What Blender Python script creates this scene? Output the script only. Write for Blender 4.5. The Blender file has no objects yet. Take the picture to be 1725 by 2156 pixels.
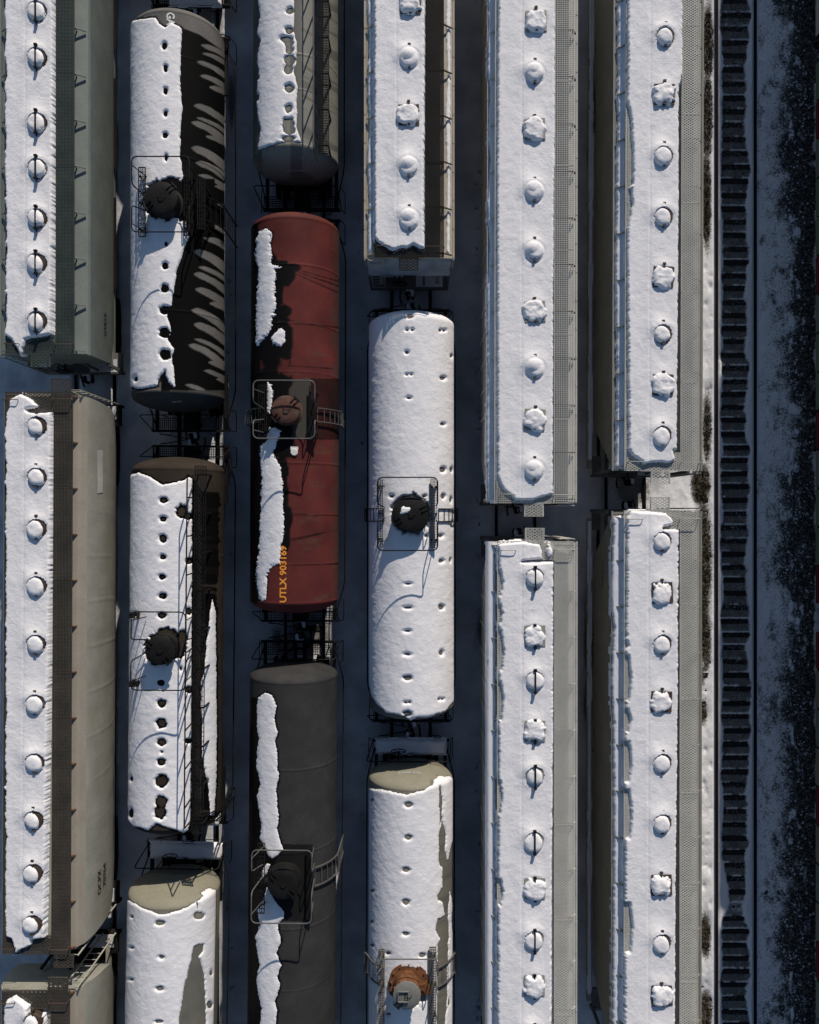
import bpy, math, random
import numpy as np
from mathutils import Vector, Matrix, Euler

random.seed(4)
rad = math.radians

# ------------------------------------------------------------------ camera, sky, sun, exposure
HC, FL, CX, CY = 30.0, 1614.0, 862.5, 1078.0      # camera height and lens constant of the survey
scene = bpy.context.scene
COL = scene.collection
cam_d = bpy.data.cameras.new("camera")
cam = bpy.data.objects.new("camera", cam_d)
COL.objects.link(cam)
cam.location = (0, 0, HC)
cam.rotation_euler = (0, 0, 0)
cam_d.sensor_fit = 'HORIZONTAL'
cam_d.sensor_width = 36.0
cam_d.lens = 36.0 * FL / 1725.0
cam_d.clip_start = 0.5
cam_d.clip_end = 3000
scene.camera = cam

SUN = Vector((0.57, 2.02, 1.0)).normalized()
SUN_EL = math.asin(SUN.z)
SUN_AZ = math.atan2(SUN.x, SUN.y)
world = bpy.data.worlds.new("World")
scene.world = world
world.use_nodes = True
wn = world.node_tree
wn.nodes.clear()
sky = wn.nodes.new('ShaderNodeTexSky')
sky.sky_type = 'NISHITA'
sky.sun_disc = False
sky.sun_elevation = SUN_EL
sky.sun_rotation = SUN_AZ
sky.air_density = 1.0
sky.dust_density = 0.3
sky.ozone_density = 2.5
bg = wn.nodes.new('ShaderNodeBackground')
bg.inputs['Strength'].default_value = 0.085
wo = wn.nodes.new('ShaderNodeOutputWorld')
wn.links.new(sky.outputs[0], bg.inputs[0])
wn.links.new(bg.outputs[0], wo.inputs[0])
sd = bpy.data.lights.new("sun", 'SUN')
sd.energy = 5.0
sd.angle = rad(0.5)
sd.color = (1.0, 0.90, 0.79)
so = bpy.data.objects.new("sun", sd)
COL.objects.link(so)
so.rotation_euler = SUN.to_track_quat('Z', 'Y').to_euler()
so.location = (20, 60, 40)
scene.view_settings.view_transform = 'Standard'
scene.view_settings.look = 'None'
scene.view_settings.exposure = -0.24
scene.view_settings.gamma = 1.0
scene.cycles.max_bounces = 6
scene.cycles.diffuse_bounces = 3

# ------------------------------------------------------------------ noise, distance fields
def wx(d, z): return (d - CX) / FL * (HC - z)
def wy(d, z): return -(d - CY) / FL * (HC - z)

def vn(x, y, s=0.0):
    xi = np.floor(x); yi = np.floor(y)
    xf = x - xi; yf = y - yi
    u = xf * xf * (3 - 2 * xf); v = yf * yf * (3 - 2 * yf)
    def h(a, b):
        q = np.sin(a * 127.1 + b * 311.7 + s * 74.7) * 43758.5453
        return q - np.floor(q)
    return (h(xi, yi) * (1 - u) + h(xi + 1, yi) * u) * (1 - v) + (h(xi, yi + 1) * (1 - u) + h(xi + 1, yi + 1) * u) * v

def fbm(x, y, s=0.0, o=3):
    t = 0; a = 0.5; f = 1.0
    for k in range(o):
        t = t + a * vn(x * f, y * f, s + k * 3.1); a *= 0.5; f *= 2.03
    return t / (1 - 0.5 ** o)

def sdf_poly(px, py, poly):
    """signed distance, positive inside"""
    d = np.full(px.shape, 1e9); inside = np.zeros(px.shape, bool)
    n = len(poly)
    for i in range(n):
        ax, ay = poly[i]; bx, by = poly[(i + 1) % n]
        ex, ey = bx - ax, by - ay
        L = ex * ex + ey * ey
        if L < 1e-9: continue
        t = np.clip(((px - ax) * ex + (py - ay) * ey) / L, 0, 1)
        d = np.minimum(d, (px - ax - t * ex) ** 2 + (py - ay - t * ey) ** 2)
        if ay != by:
            c = ((ay > py) != (by > py)) & (px < ex * (py - ay) / ey + ax)
            inside ^= c
    return np.where(inside, 1, -1) * np.sqrt(d)

def snow_field(px, py, polys, holes=(), cuts=(), amp=1.6, seed=0, teeth=0.0, rag=0.0):
    s = np.full(px.shape, -1e9)
    for p in polys: s = np.maximum(s, sdf_poly(px, py, p))
    s = s + amp * (fbm(px / 9.0, py / 9.0, seed) - 0.5) * 2 + 0.5 * amp * (vn(px / 2.6, py / 2.6, seed + 9) - 0.5) * 2
    if rag:
        s = s + rag * (fbm(px / 2.2, py / 2.2, seed + 17, 2) - 0.5) * 2 * (abs(s) < 9) * np.clip(1.2 - abs(s) / 9, 0, 1)
    if teeth:
        s = s - teeth * np.maximum(0, (vn(px / 40, py / 3.6, seed + 5) - 0.45))
    for hx, hy, rx, ry in holes:
        m = (abs(px - hx) < rx * 3 + 8) & (abs(py - hy) < ry * 3 + 8)
        if not m.any(): continue
        qx, qy = px[m], py[m]
        wob = 1 + 0.34 * (vn(qx / 5, qy / 5, hx + hy) - 0.5)
        e = (np.sqrt(((qx - hx) / rx) ** 2 + ((qy - hy) / ry) ** 2) - wob) * min(rx, ry)
        s[m] = np.minimum(s[m], e)
    for p in cuts:
        q = -sdf_poly(px, py, p) + 2.2 * (fbm(px / 6.0, py / 6.0, seed + 3) - 0.5) * 2
        s = np.minimum(s, q)
    return s

def snow_height(s, t, w):
    u = np.clip(s / w, 0, 1)
    h = t * np.sqrt(1 - (1 - u) ** 2)
    return np.where(s > 0, h, np.maximum(-0.05, s * 0.012))

# ------------------------------------------------------------------ materials
def nodes(name):
    m = bpy.data.materials.new(name)
    m.use_nodes = True
    nt = m.node_tree
    return m, nt, nt.nodes['Principled BSDF']

def N(nt, t, **kw):
    n = nt.nodes.new(t)
    for k, v in kw.items():
        if k in n.inputs: n.inputs[k].default_value = v
        else: setattr(n, k, v)
    return n

def rgb(c): return (c[0], c[1], c[2], 1)

def mixc(nt, fac, a, b):
    m = nt.nodes.new('ShaderNodeMix'); m.data_type = 'RGBA'
    for s, v in (('Factor', fac), ('A', a), ('B', b)):
        i = [q for q in m.inputs if q.name == s and (q.type == 'RGBA' if s != 'Factor' else q.type == 'VALUE')][0]
        if isinstance(v, (tuple, list)): i.default_value = rgb(v)
        elif isinstance(v, (int, float)): i.default_value = v
        else: nt.links.new(v, i)
    return [q for q in m.outputs if q.type == 'RGBA'][0]

def noise_fac(nt, scale, lo, hi, detail=4, vec=None, rough=0.55):
    n = N(nt, 'ShaderNodeTexNoise', Scale=scale, Detail=detail, Roughness=rough)
    if vec is not None: nt.links.new(vec, n.inputs['Vector'])
    r = N(nt, 'ShaderNodeMapRange')
    r.inputs['From Min'].default_value = lo; r.inputs['From Max'].default_value = hi
    nt.links.new(n.outputs['Fac'], r.inputs['Value'])
    return r.outputs['Result'], n

def coords(nt, scale=(1, 1, 1)):
    t = nt.nodes.new('ShaderNodeTexCoord')
    mp = nt.nodes.new('ShaderNodeMapping')
    mp.inputs['Scale'].default_value = scale
    nt.links.new(t.outputs['Object'], mp.inputs['Vector'])
    return mp.outputs['Vector']

def bump(nt, b, heights, dist=0.02, strength=0.6):
    prev = None
    for out, st, ds in heights:
        bp = nt.nodes.new('ShaderNodeBump')
        bp.inputs['Strength'].default_value = st
        bp.inputs['Distance'].default_value = ds
        nt.links.new(out, bp.inputs['Height'])
        if prev is not None: nt.links.new(prev, bp.inputs['Normal'])
        prev = bp.outputs['Normal']
    nt.links.new(prev, b.inputs['Normal'])

def mat_snow(name, c1, c2, st=1.0):
    m, nt, b = nodes(name)
    v = coords(nt)
    f, n1 = noise_fac(nt, 2.2, 0.35, 0.7, 5, v)
    nt.links.new(mixc(nt, f, c1, c2), b.inputs['Base Color'])
    b.inputs['Roughness'].default_value = 0.75
    b.inputs['Specular IOR Level'].default_value = 0.2
    _, n2 = noise_fac(nt, 26, 0, 1, 3, v)
    _, n3 = noise_fac(nt, 70, 0, 1, 2, v)
    bump(nt, b, [(n2.outputs['Fac'], 0.32 * st, 0.03), (n3.outputs['Fac'], 0.45 * st, 0.012)])
    return m

def mat_paint(name, c1, c2, rough=0.5, stain=None, stain_rough=0.3, band=None, rust=None, rust_amt=0.0, streak=None,
              scale=1.3, spec=0.35):
    m, nt, b = nodes(name)
    v = coords(nt)
    f, n1 = noise_fac(nt, scale, 0.35, 0.68, 6, v)
    col = mixc(nt, f, c1, c2)
    f2, n2 = noise_fac(nt, 14, 0.45, 0.75, 4, v)
    dk = nt.nodes.new('ShaderNodeMath'); dk.operation = 'MULTIPLY'; dk.inputs[1].default_value = 0.35
    nt.links.new(f2, dk.inputs[0])
    col = mixc(nt, dk.outputs[0], col, tuple(0.6 * q for q in c1))
    if streak:
        vs = coords(nt, streak[1])
        fs, ns = noise_fac(nt, 1.0, streak[2], streak[3], 5, vs)
        col = mixc(nt, fs, col, streak[0])
    if rust:
        vr = coords(nt, (0.35, 1.0, 0.35))
        fr, nr = noise_fac(nt, 2.6, 0.62 - rust_amt, 0.8 - rust_amt, 8, vr, 0.65)
        col = mixc(nt, fr, col, rust)
    ro = None
    if band:
        a = N(nt, 'ShaderNodeAttribute', attribute_name='band')
        col = mixc(nt, a.outputs['Fac'], col, band)
    if stain:
        a = N(nt, 'ShaderNodeAttribute', attribute_name='stain')
        col = mixc(nt, a.outputs['Fac'], col, stain)
        r = N(nt, 'ShaderNodeMapRange')
        r.inputs['To Min'].default_value = rough; r.inputs['To Max'].default_value = stain_rough
        nt.links.new(a.outputs['Fac'], r.inputs['Value'])
        nt.links.new(r.outputs['Result'], b.inputs['Roughness'])
    else:
        b.inputs['Roughness'].default_value = rough
    nt.links.new(col, b.inputs['Base Color'])
    b.inputs['Specular IOR Level'].default_value = spec
    bump(nt, b, [(n1.outputs['Fac'], 0.25, 0.03), (n2.outputs['Fac'], 0.12, 0.006)])
    return m

M = {}
M['snow'] = mat_snow('snow', (0.84, 0.83, 0.84), (0.79, 0.785, 0.8))
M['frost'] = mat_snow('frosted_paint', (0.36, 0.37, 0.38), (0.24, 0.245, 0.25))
M['snow_dull'] = mat_snow('old_snow', (0.62, 0.64, 0.69), (0.52, 0.54, 0.6))
M['black'] = mat_paint('black_steel', (0.007, 0.007, 0.0075), (0.014, 0.0135, 0.013), 0.6, spec=0.12)
M['under'] = mat_paint('underframe_steel', (0.009, 0.0085, 0.008), (0.018, 0.016, 0.014), 0.75, spec=0.1)
M['rail'] = mat_paint('rail_steel', (0.006, 0.0055, 0.005), (0.012, 0.01, 0.009), 0.8, spec=0.05)
M['wood'] = mat_paint('tie_wood', (0.008, 0.0078, 0.0075), (0.014, 0.013, 0.012), 0.8)
M['brown'] = mat_paint('brown_steel', (0.05, 0.035, 0.025), (0.09, 0.055, 0.035), 0.75)
M['rust'] = mat_paint('rusty_steel', (0.10, 0.035, 0.014), (0.2, 0.085, 0.03), 0.85, scale=5)
M['grate_green'] = mat_paint('green_grating', (0.036, 0.05, 0.046), (0.06, 0.078, 0.07), 0.6)
M['grate_brown'] = mat_paint('brown_grating', (0.045, 0.04, 0.032), (0.075, 0.066, 0.052), 0.7)
M['grate_pale'] = mat_paint('pale_grating', (0.43, 0.43, 0.39), (0.52, 0.515, 0.47), 0.6)
M['grate_black'] = mat_paint('black_grating', (0.008, 0.0078, 0.0075), (0.018, 0.017, 0.016), 0.65, spec=0.15)
M['pipe_pale'] = mat_paint('pale_pipe', (0.34, 0.33, 0.28), (0.42, 0.41, 0.36), 0.5)
M['pipe_grey'] = mat_paint('grey_pipe', (0.085, 0.083, 0.078), (0.13, 0.125, 0.118), 0.5)
M['hop_green'] = mat_paint('green_grey_paint', (0.16, 0.185, 0.165), (0.2, 0.225, 0.2), 0.55, rust=(0.12, 0.07, 0.04), rust_amt=-0.02)
M['hop_tan'] = mat_paint('tan_paint', (0.265, 0.265, 0.222), (0.325, 0.322, 0.272), 0.6, rust=(0.27, 0.18, 0.11), rust_amt=0.0,
                         streak=((0.24, 0.225, 0.17), (0.6, 0.3, 0.6), 0.5, 0.75))
M['shoulder'] = mat_paint('faded_shoulder_paint', (0.33, 0.295, 0.24), (0.285, 0.25, 0.2), 0.65, rust=(0.2, 0.08, 0.04), rust_amt=0.0)
M['end_grey'] = mat_paint('grimy_grey_steel', (0.09, 0.09, 0.085), (0.16, 0.155, 0.145), 0.7)
M['hop_beige'] = mat_paint('beige_paint', (0.36, 0.32, 0.24), (0.44, 0.39, 0.3), 0.6, rust=(0.15, 0.05, 0.025), rust_amt=0.02)
M['hop_pale'] = mat_paint('pale_grey_paint', (0.42, 0.41, 0.38), (0.5, 0.49, 0.45), 0.55)
M['hop_olive'] = mat_paint('olive_grey_paint', (0.20, 0.195, 0.165), (0.25, 0.245, 0.21), 0.65)
M['tank_black'] = mat_paint('weathered_black_tank', (0.128, 0.123, 0.114), (0.17, 0.162, 0.15), 0.8, stain=(0.0035, 0.0035, 0.0034), stain_rough=0.7, spec=0.05)
M['tank_brown'] = mat_paint('brown_black_tank', (0.034, 0.027, 0.021), (0.05, 0.039, 0.03), 0.75, stain=(0.003, 0.0028, 0.0025), stain_rough=0.7, spec=0.06)
M['tank_olive'] = mat_paint('olive_tank', (0.225, 0.212, 0.158), (0.265, 0.25, 0.19), 0.65, spec=0.2, stain=(0.115, 0.115, 0.103), stain_rough=0.6,
                            streak=((0.18, 0.165, 0.125), (0.5, 2.2, 0.5), 0.55, 0.8))
M['tank_tan'] = mat_paint('tan_grey_tank', (0.2, 0.203, 0.182), (0.25, 0.24, 0.2), 0.6, spec=0.2, stain=(0.1, 0.102, 0.092), stain_rough=0.45)
M['tank_red'] = mat_paint('dull_red_tank', (0.14, 0.032, 0.027), (0.075, 0.019, 0.017), 0.7, spec=0.1, rust=(0.085, 0.058, 0.035), rust_amt=0.06, scale=0.8, stain=(0.0045, 0.004, 0.004), stain_rough=0.55,
                          band=(0.055, 0.05, 0.044), streak=((0.085, 0.02, 0.022), (0.9, 0.55, 0.9), 0.5, 0.75))
M['tank_grey'] = mat_paint('charcoal_tank', (0.035, 0.035, 0.035), (0.05, 0.049, 0.048), 0.75, spec=0.08, stain=(0.004, 0.004, 0.004), stain_rough=0.5)
M['dome_black'] = mat_paint('black_dome', (0.008, 0.008, 0.008), (0.018, 0.0175, 0.017), 0.65, spec=0.12)
M['dome_red'] = mat_paint('faded_red_dome', (0.11, 0.04, 0.03), (0.1, 0.07, 0.052), 0.75, scale=4, rust=(0.02, 0.016, 0.014), rust_amt=0.12, spec=0.15)
M['dome_grey'] = mat_paint('grey_lid', (0.15, 0.155, 0.145), (0.19, 0.19, 0.175), 0.6)
M['letter_white'] = mat_paint('white_lettering', (0.75, 0.75, 0.72), (0.6, 0.6, 0.56), 0.6)
M['letter_dim'] = mat_paint('worn_white_lettering', (0.5, 0.53, 0.57), (0.3, 0.33, 0.36), 0.6)
M['letter_orange'] = mat_paint('orange_lettering', (0.86, 0.36, 0.05), (0.75, 0.27, 0.03), 0.6)
M['letter_black'] = mat_paint('black_lettering', (0.01, 0.01, 0.01), (0.02, 0.02, 0.02), 0.6)
M['stone'] = mat_paint('ballast', (0.2, 0.19, 0.175), (0.09, 0.085, 0.08), 0.85, scale=9)
M['weed'] = mat_paint('dry_weed', (0.075, 0.05, 0.022), (0.035, 0.03, 0.014), 0.85, scale=9)
M['car_red'] = mat_paint('dark_red_panel', (0.16, 0.02, 0.025), (0.12, 0.015, 0.02), 0.6)
M['car_green'] = mat_paint('green_panel', (0.13, 0.2, 0.1), (0.17, 0.24, 0.13), 0.6)

# ------------------------------------------------------------------ mesh building
class MB:
    def __init__(s): s.v = []; s.f = []
    def add(s, vs, fs):
        o = len(s.v); s.v.extend([tuple(q) for q in vs]); s.f.extend([tuple(i + o for i in f) for f in fs]); return s
    def box(s, x0, x1, y0, y1, z0, z1):
        v = [(x0, y0, z0), (x1, y0, z0), (x1, y1, z0), (x0, y1, z0), (x0, y0, z1), (x1, y0, z1), (x1, y1, z1), (x0, y1, z1)]
        return s.add(v, [(0, 3, 2, 1), (4, 5, 6, 7), (0, 1, 5, 4), (1, 2, 6, 5), (2, 3, 7, 6), (3, 0, 4, 7)])
    def cbox(s, x, y, z, sx, sy, sz): return s.box(x - sx / 2, x + sx / 2, y - sy / 2, y + sy / 2, z - sz / 2, z + sz / 2)
    def bar(s, p, q, w, h, up=(0, 0, 1)):
        p = Vector(p); q = Vector(q); d = (q - p).normalized(); u = Vector(up)
        if abs(d.dot(u)) > 0.97: u = Vector((1, 0, 0))
        a = d.cross(u).normalized() * w / 2; b = a.cross(d).normalized() * h / 2
        v = [p - a - b, p + a - b, p + a + b, p - a + b, q - a - b, q + a - b, q + a + b, q - a + b]
        return s.add(v, [(0, 1, 2, 3), (7, 6, 5, 4), (0, 4, 5, 1), (1, 5, 6, 2), (2, 6, 7, 3), (3, 7, 4, 0)])
    def tube(s, pts, r, n=8):
        pts = [Vector(p) for p in pts]; vs = []; fs = []
        prev = None
        for i, p in enumerate(pts):
            d = (pts[min(i + 1, len(pts) - 1)] - pts[max(i - 1, 0)]).normalized()
            if prev is None:
                u = Vector((0, 0, 1)) if abs(d.z) < 0.9 else Vector((1, 0, 0))
                a = d.cross(u).normalized()
            else:
                a = (prev - d * prev.dot(d)).normalized()
            prev = a; b = d.cross(a)
            for k in range(n):
                t = 2 * math.pi * k / n
                vs.append(p + (a * math.cos(t) + b * math.sin(t)) * r)
        for i in range(len(pts) - 1):
            for k in range(n):
                k2 = (k + 1) % n
                fs.append((i * n + k, i * n + k2, (i + 1) * n + k2, (i + 1) * n + k))
        fs.append(tuple(range(n - 1, -1, -1))); fs.append(tuple((len(pts) - 1) * n + k for k in range(n)))
        return s.add(vs, fs)
    def lathe(s, c, prof, n=40, axis='z'):
        vs = []; fs = []
        for r, z in prof:
            for k in range(n):
                t = 2 * math.pi * k / n
                if axis == 'z': vs.append((c[0] + r * math.cos(t), c[1] + r * math.sin(t), c[2] + z))
                elif axis == 'x': vs.append((c[0] + z, c[1] + r * math.cos(t), c[2] + r * math.sin(t)))
                else: vs.append((c[0] + r * math.sin(t), c[1] + z, c[2] + r * math.cos(t)))
        for i in range(len(prof) - 1):
            for k in range(n):
                k2 = (k + 1) % n
                fs.append((i * n + k, i * n + k2, (i + 1) * n + k2, (i + 1) * n + k))
        fs.append(tuple(range(n - 1, -1, -1))); fs.append(tuple((len(prof) - 1) * n + k for k in range(n)))
        return s.add(vs, fs)
    def prism(s, poly, lo, hi, axis='x'):
        """poly of (a,b) extruded along axis: x -> (y,z), y -> (x,z)"""
        n = len(poly)
        if axis == 'x': vs = [(lo, a, b) for a, b in poly] + [(hi, a, b) for a, b in poly]
        elif axis == 'y': vs = [(a, lo, b) for a, b in poly] + [(a, hi, b) for a, b in poly]
        else: vs = [(a, b, lo) for a, b in poly] + [(a, b, hi) for a, b in poly]
        fs = [tuple(range(n)), tuple(range(2 * n - 1, n - 1, -1))]
        for i in range(n):
            j = (i + 1) % n
            fs.append((i, i + n, j + n, j))
        return s.add(vs, fs)
    def mesh(s, name, m, smooth=True, ang=0.6):
        me = bpy.data.meshes.new(name)
        me.from_pydata(s.v, [], s.f)
        me.materials.append(m)
        if smooth:
            me.polygons.foreach_set('use_smooth', [True] * len(me.polygons))
            me.set_sharp_from_angle(angle=ang)
        me.validate()
        return me
    def build(s, name, m, parent=None, smooth=True):
        return link(name, s.mesh(name, m, smooth), parent)

def link(name, me, parent=None, loc=(0, 0, 0), rz=0.0):
    o = bpy.data.objects.new(name, me)
    COL.objects.link(o)
    o.location = loc; o.rotation_euler = (0, 0, rz)
    if parent is not None: o.parent = parent
    return o

def tag(o, label, cat, group=None, kind=None):
    if label: o['label'] = label
    if cat: o['category'] = cat
    if group: o['group'] = group
    if kind: o['kind'] = kind
    return o

def empty(name, loc, rz=0.0):
    o = bpy.data.objects.new(name, None)
    COL.objects.link(o)
    o.location = loc; o.rotation_euler = (0, 0, rz)
    o.empty_display_size = 0.3
    return o

def grid_mesh(name, X, Y, Z, m, keep=None, attrs=None, parent=None, wrap=False):
    ni, nj = X.shape
    idx = np.arange(ni * nj).reshape(ni, nj)
    if wrap: idx2 = np.concatenate([idx, idx[:, :1]], 1)
    else: idx2 = idx
    q = np.stack([idx2[:-1, :-1], idx2[:-1, 1:], idx2[1:, 1:], idx2[1:, :-1]], -1).reshape(-1, 4)
    co = np.stack([X, Y, Z], -1).reshape(-1, 3)
    at = {k: v.reshape(-1) for k, v in (attrs or {}).items()}
    if keep is not None:
        q = q[keep.reshape(-1)[q].any(1)]
        used = np.unique(q)
        rem = np.full(ni * nj, -1); rem[used] = np.arange(len(used))
        q = rem[q]; co = co[used]; at = {k: v[used] for k, v in at.items()}
    me = bpy.data.meshes.new(name)
    me.vertices.add(len(co)); me.vertices.foreach_set('co', co.astype(np.float32).ravel())
    me.loops.add(len(q) * 4); me.loops.foreach_set('vertex_index', q.astype(np.int32).ravel())
    me.polygons.add(len(q))
    me.polygons.foreach_set('loop_start', np.arange(0, len(q) * 4, 4, dtype=np.int32))
    try: me.polygons.foreach_set('loop_total', np.full(len(q), 4, dtype=np.int32))
    except Exception: pass
    me.polygons.foreach_set('use_smooth', np.ones(len(q), dtype=bool))
    me.update(calc_edges=True)
    for k, v in at.items():
        a = me.attributes.new(k, 'FLOAT', 'POINT'); a.data.foreach_set('value', v.astype(np.float32))
    me.materials.append(m)
    return link(name, me, parent)

def text_mesh(name, body, size, mapf, m, parent, spacing=1.0, bold=0.0, xs=1.0):
    cu = bpy.data.curves.new(name, 'FONT')
    cu.body = body; cu.size = 1.0; cu.space_character = spacing; cu.offset = bold
    cu.align_x = 'CENTER'; cu.align_y = 'CENTER'
    cu.resolution_u = 3
    t = bpy.data.objects.new(name + '_curve', cu)
    COL.objects.link(t)
    dg = bpy.context.evaluated_depsgraph_get()
    me = bpy.data.meshes.new_from_object(t.evaluated_get(dg))
    bpy.data.objects.remove(t); bpy.data.curves.remove(cu)
    me.name = name
    for v in me.vertices:
        v.co = mapf(v.co.x * size * xs, v.co.y * size)
    me.materials.clear(); me.materials.append(m)
    return link(name, me, parent)

def round_path(pts, r, k=5):
    out = [Vector(pts[0])]
    for i in range(1, len(pts) - 1):
        p = Vector(pts[i]); a = (Vector(pts[i - 1]) - p); b = (Vector(pts[i + 1]) - p)
        rr = min(r, a.length * 0.45, b.length * 0.45)
        a = p + a.normalized() * rr; b = p + b.normalized() * rr
        for j in range(k + 1):
            t = j / k
            out.append(a * (1 - t) ** 2 + p * 2 * t * (1 - t) + b * t * t)
    out.append(Vector(pts[-1]))
    return out

def grating(mb, x0, x1, y0, y1, z, style='square', pitch=0.06, w=0.017, h=0.03):
    mb.box(x0, x0 + 0.02, y0, y1, z - 0.05, z + 0.004); mb.box(x1 - 0.02, x1, y0, y1, z - 0.05, z + 0.004)
    mb.box(x0 + 0.02, x1 - 0.02, y0, y0 + 0.02, z - 0.05, z + 0.002); mb.box(x0 + 0.02, x1 - 0.02, y1 - 0.02, y1, z - 0.05, z + 0.002)
    a0, a1, b0, b1 = x0 + 0.02, x1 - 0.02, y0 + 0.02, y1 - 0.02
    if style == 'square':
        n = max(2, int((a1 - a0) / pitch))
        for i in range(1, n):
            x = a0 + (a1 - a0) * i / n
            mb.box(x - w / 2, x + w / 2, b0, b1, z - h, z)
        n = max(2, int((b1 - b0) / pitch))
        for i in range(1, n):
            y = b0 + (b1 - b0) * i / n
            mb.box(a0, a1, y - w / 2, y + w / 2, z - h - 0.003, z - 0.004)
    elif style == 'long':
        n = max(2, int((a1 - a0) / pitch))
        for i in range(1, n):
            x = a0 + (a1 - a0) * i / n
            mb.box(x - w / 2, x + w / 2, b0, b1, z - h, z)
        n = max(2, int((b1 - b0) / (pitch * 2.6)))
        for i in range(1, n):
            y = b0 + (b1 - b0) * i / n
            mb.box(a0, a1, y - w / 3, y + w / 3, z - h - 0.003, z - 0.006)
    else:                                   # expanded metal: two families of slanting strands
        W = a1 - a0; rise = W * 0.62; n = int((b1 - b0 + rise) / (pitch * 1.35))
        for i in range(n + 1):
            y = b0 - rise + i * pitch * 1.35
            for sgn in (0, 1):
                ya, yb = (y, y + rise) if sgn == 0 else (y + rise, y)
                xa, xb = a0, a1
                def clip(xa, ya, xb, yb):
                    if (ya < b0 and yb < b0) or (ya > b1 and yb > b1): return None
                    P = [(xa, ya), (xb, yb)]
                    for k in (0, 1):
                        x, yy = P[k]; ox, oy = P[1 - k]
                        lim = b0 if yy < b0 else (b1 if yy > b1 else None)
                        if lim is not None:
                            t = (lim - yy) / (oy - yy); P[k] = (x + (ox - x) * t, lim)
                    return P
                P = clip(xa, ya, xb, yb)
                if P and (abs(P[0][0] - P[1][0]) > 0.01):
                    zz = z - 0.004 * sgn
                    mb.bar((P[0][0], P[0][1], zz - 0.01), (P[1][0], P[1][1], zz - 0.01), w * 1.55, 0.018)

# ------------------------------------------------------------------ running gear shared by every wagon
def make_bogie():
    f = MB()
    for s in (-1, 1):
        prof = [(-1.25, 0.52), (-1.1, 0.62), (-0.45, 0.72), (0.45, 0.72), (1.1, 0.62), (1.25, 0.52), (1.1, 0.38), (0.5, 0.28), (-0.5, 0.28), (-1.1, 0.38)]
        f.prism(prof, s * 0.98 - 0.08, s * 0.98 + 0.08, 'x')
    f.box(-1.02, 1.02, -0.22, 0.22, 0.5, 0.82)
    f.lathe((0, 0, 0.8), [(0.2, 0), (0.2, 0.12)], 16)
    frame = f.mesh('bogie', M['under'])
    w = MB()
    w.tube([(-0.98, 0, 0), (0.98, 0, 0)], 0.08, 10)
    for s in (-1, 1):
        w.lathe((s * 0.7, 0, 0), [(0.42, -0.06), (0.42, 0.05), (0.35, 0.06), (0.12, 0.03)] if s > 0 else [(0.12, -0.03), (0.35, -0.06), (0.42, -0.05), (0.42, 0.06)], 28, 'x')
        w.lathe((s * 0.7 - s * 0.085, 0, 0), [(0.455, -0.015), (0.455, 0.015)], 28, 'x')
    return frame, w.mesh('wheelset', M['rail'])
BOGIE, WHEELSET = make_bogie()

def make_coupler():
    c = MB()
    c.box(-0.09, 0.09, -0.9, 0.0, 0.76, 0.96)
    c.prism([(-0.17, 0.0), (0.14, -0.02), (0.17, 0.16), (0.1, 0.22), (0.05, 0.1), (-0.05, 0.14), (-0.06, 0.3), (-0.17, 0.34), (-0.22, 0.2)], 0.72, 1.0, 'z')
    c.prism([(0.04, 0.14), (0.12, 0.24), (0.1, 0.34), (0.0, 0.36), (-0.03, 0.3), (0.03, 0.26)], 0.7, 1.02, 'z')
    c.box(-0.3, 0.3, -0.3, -0.2, 0.66, 1.08)
    hose = MB()
    hose.tube(round_path([(0.3, -0.25, 0.8), (0.34, 0.0, 0.7), (0.36, 0.2, 0.5), (0.3, 0.42, 0.42)], 0.15), 0.032, 8)
    global CSNOW
    cs_ = MB(); cs_.prism([(-0.15, 0.0), (0.1, -0.02), (0.14, 0.12), (0.05, 0.08), (-0.05, 0.12), (-0.07, 0.28), (-0.16, 0.31), (-0.19, 0.18)], 0.99, 1.05, 'z'); cs_.box(-0.1, 0.1, -0.6, -0.02, 0.95, 1.02)
    CSNOW = cs_.mesh('coupler_snow', M['snow_dull'])
    return c.mesh('coupler', M['under']), hose.mesh('air_hose', M['black'])
COUPLER, HOSE = make_coupler()

def running_gear(root, y0, y1, inset):
    for y, s in ((y1, 1), (y0, -1)):
        b = link('bogie', BOGIE, root, (0, y - s * inset, 0))
        for d in (-0.88, 0.88): link('wheelset', WHEELSET, b, (0, d, 0.58))
        c = link('coupler', COUPLER, root, (0, y, 0), 0 if s > 0 else math.pi)
        link('air_hose', HOSE, c); link('coupler_snow', CSNOW, c)

def wheel_brake(mb, x, y, z, axis_sign, r=0.28):
    pts = [(x + r * math.cos(t), y, z + r * math.sin(t)) for t in np.linspace(0, 2 * math.pi, 25)]
    mb.tube(pts, 0.018, 6)
    for k in range(5):
        t = k * 2 * math.pi / 5
        mb.tube([(x, y - axis_sign * 0.03, z), (x + r * math.cos(t), y, z + r * math.sin(t))], 0.012, 5)
    mb.tube([(x, y, z), (x, y - axis_sign * 0.35, z)], 0.03, 8)

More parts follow.
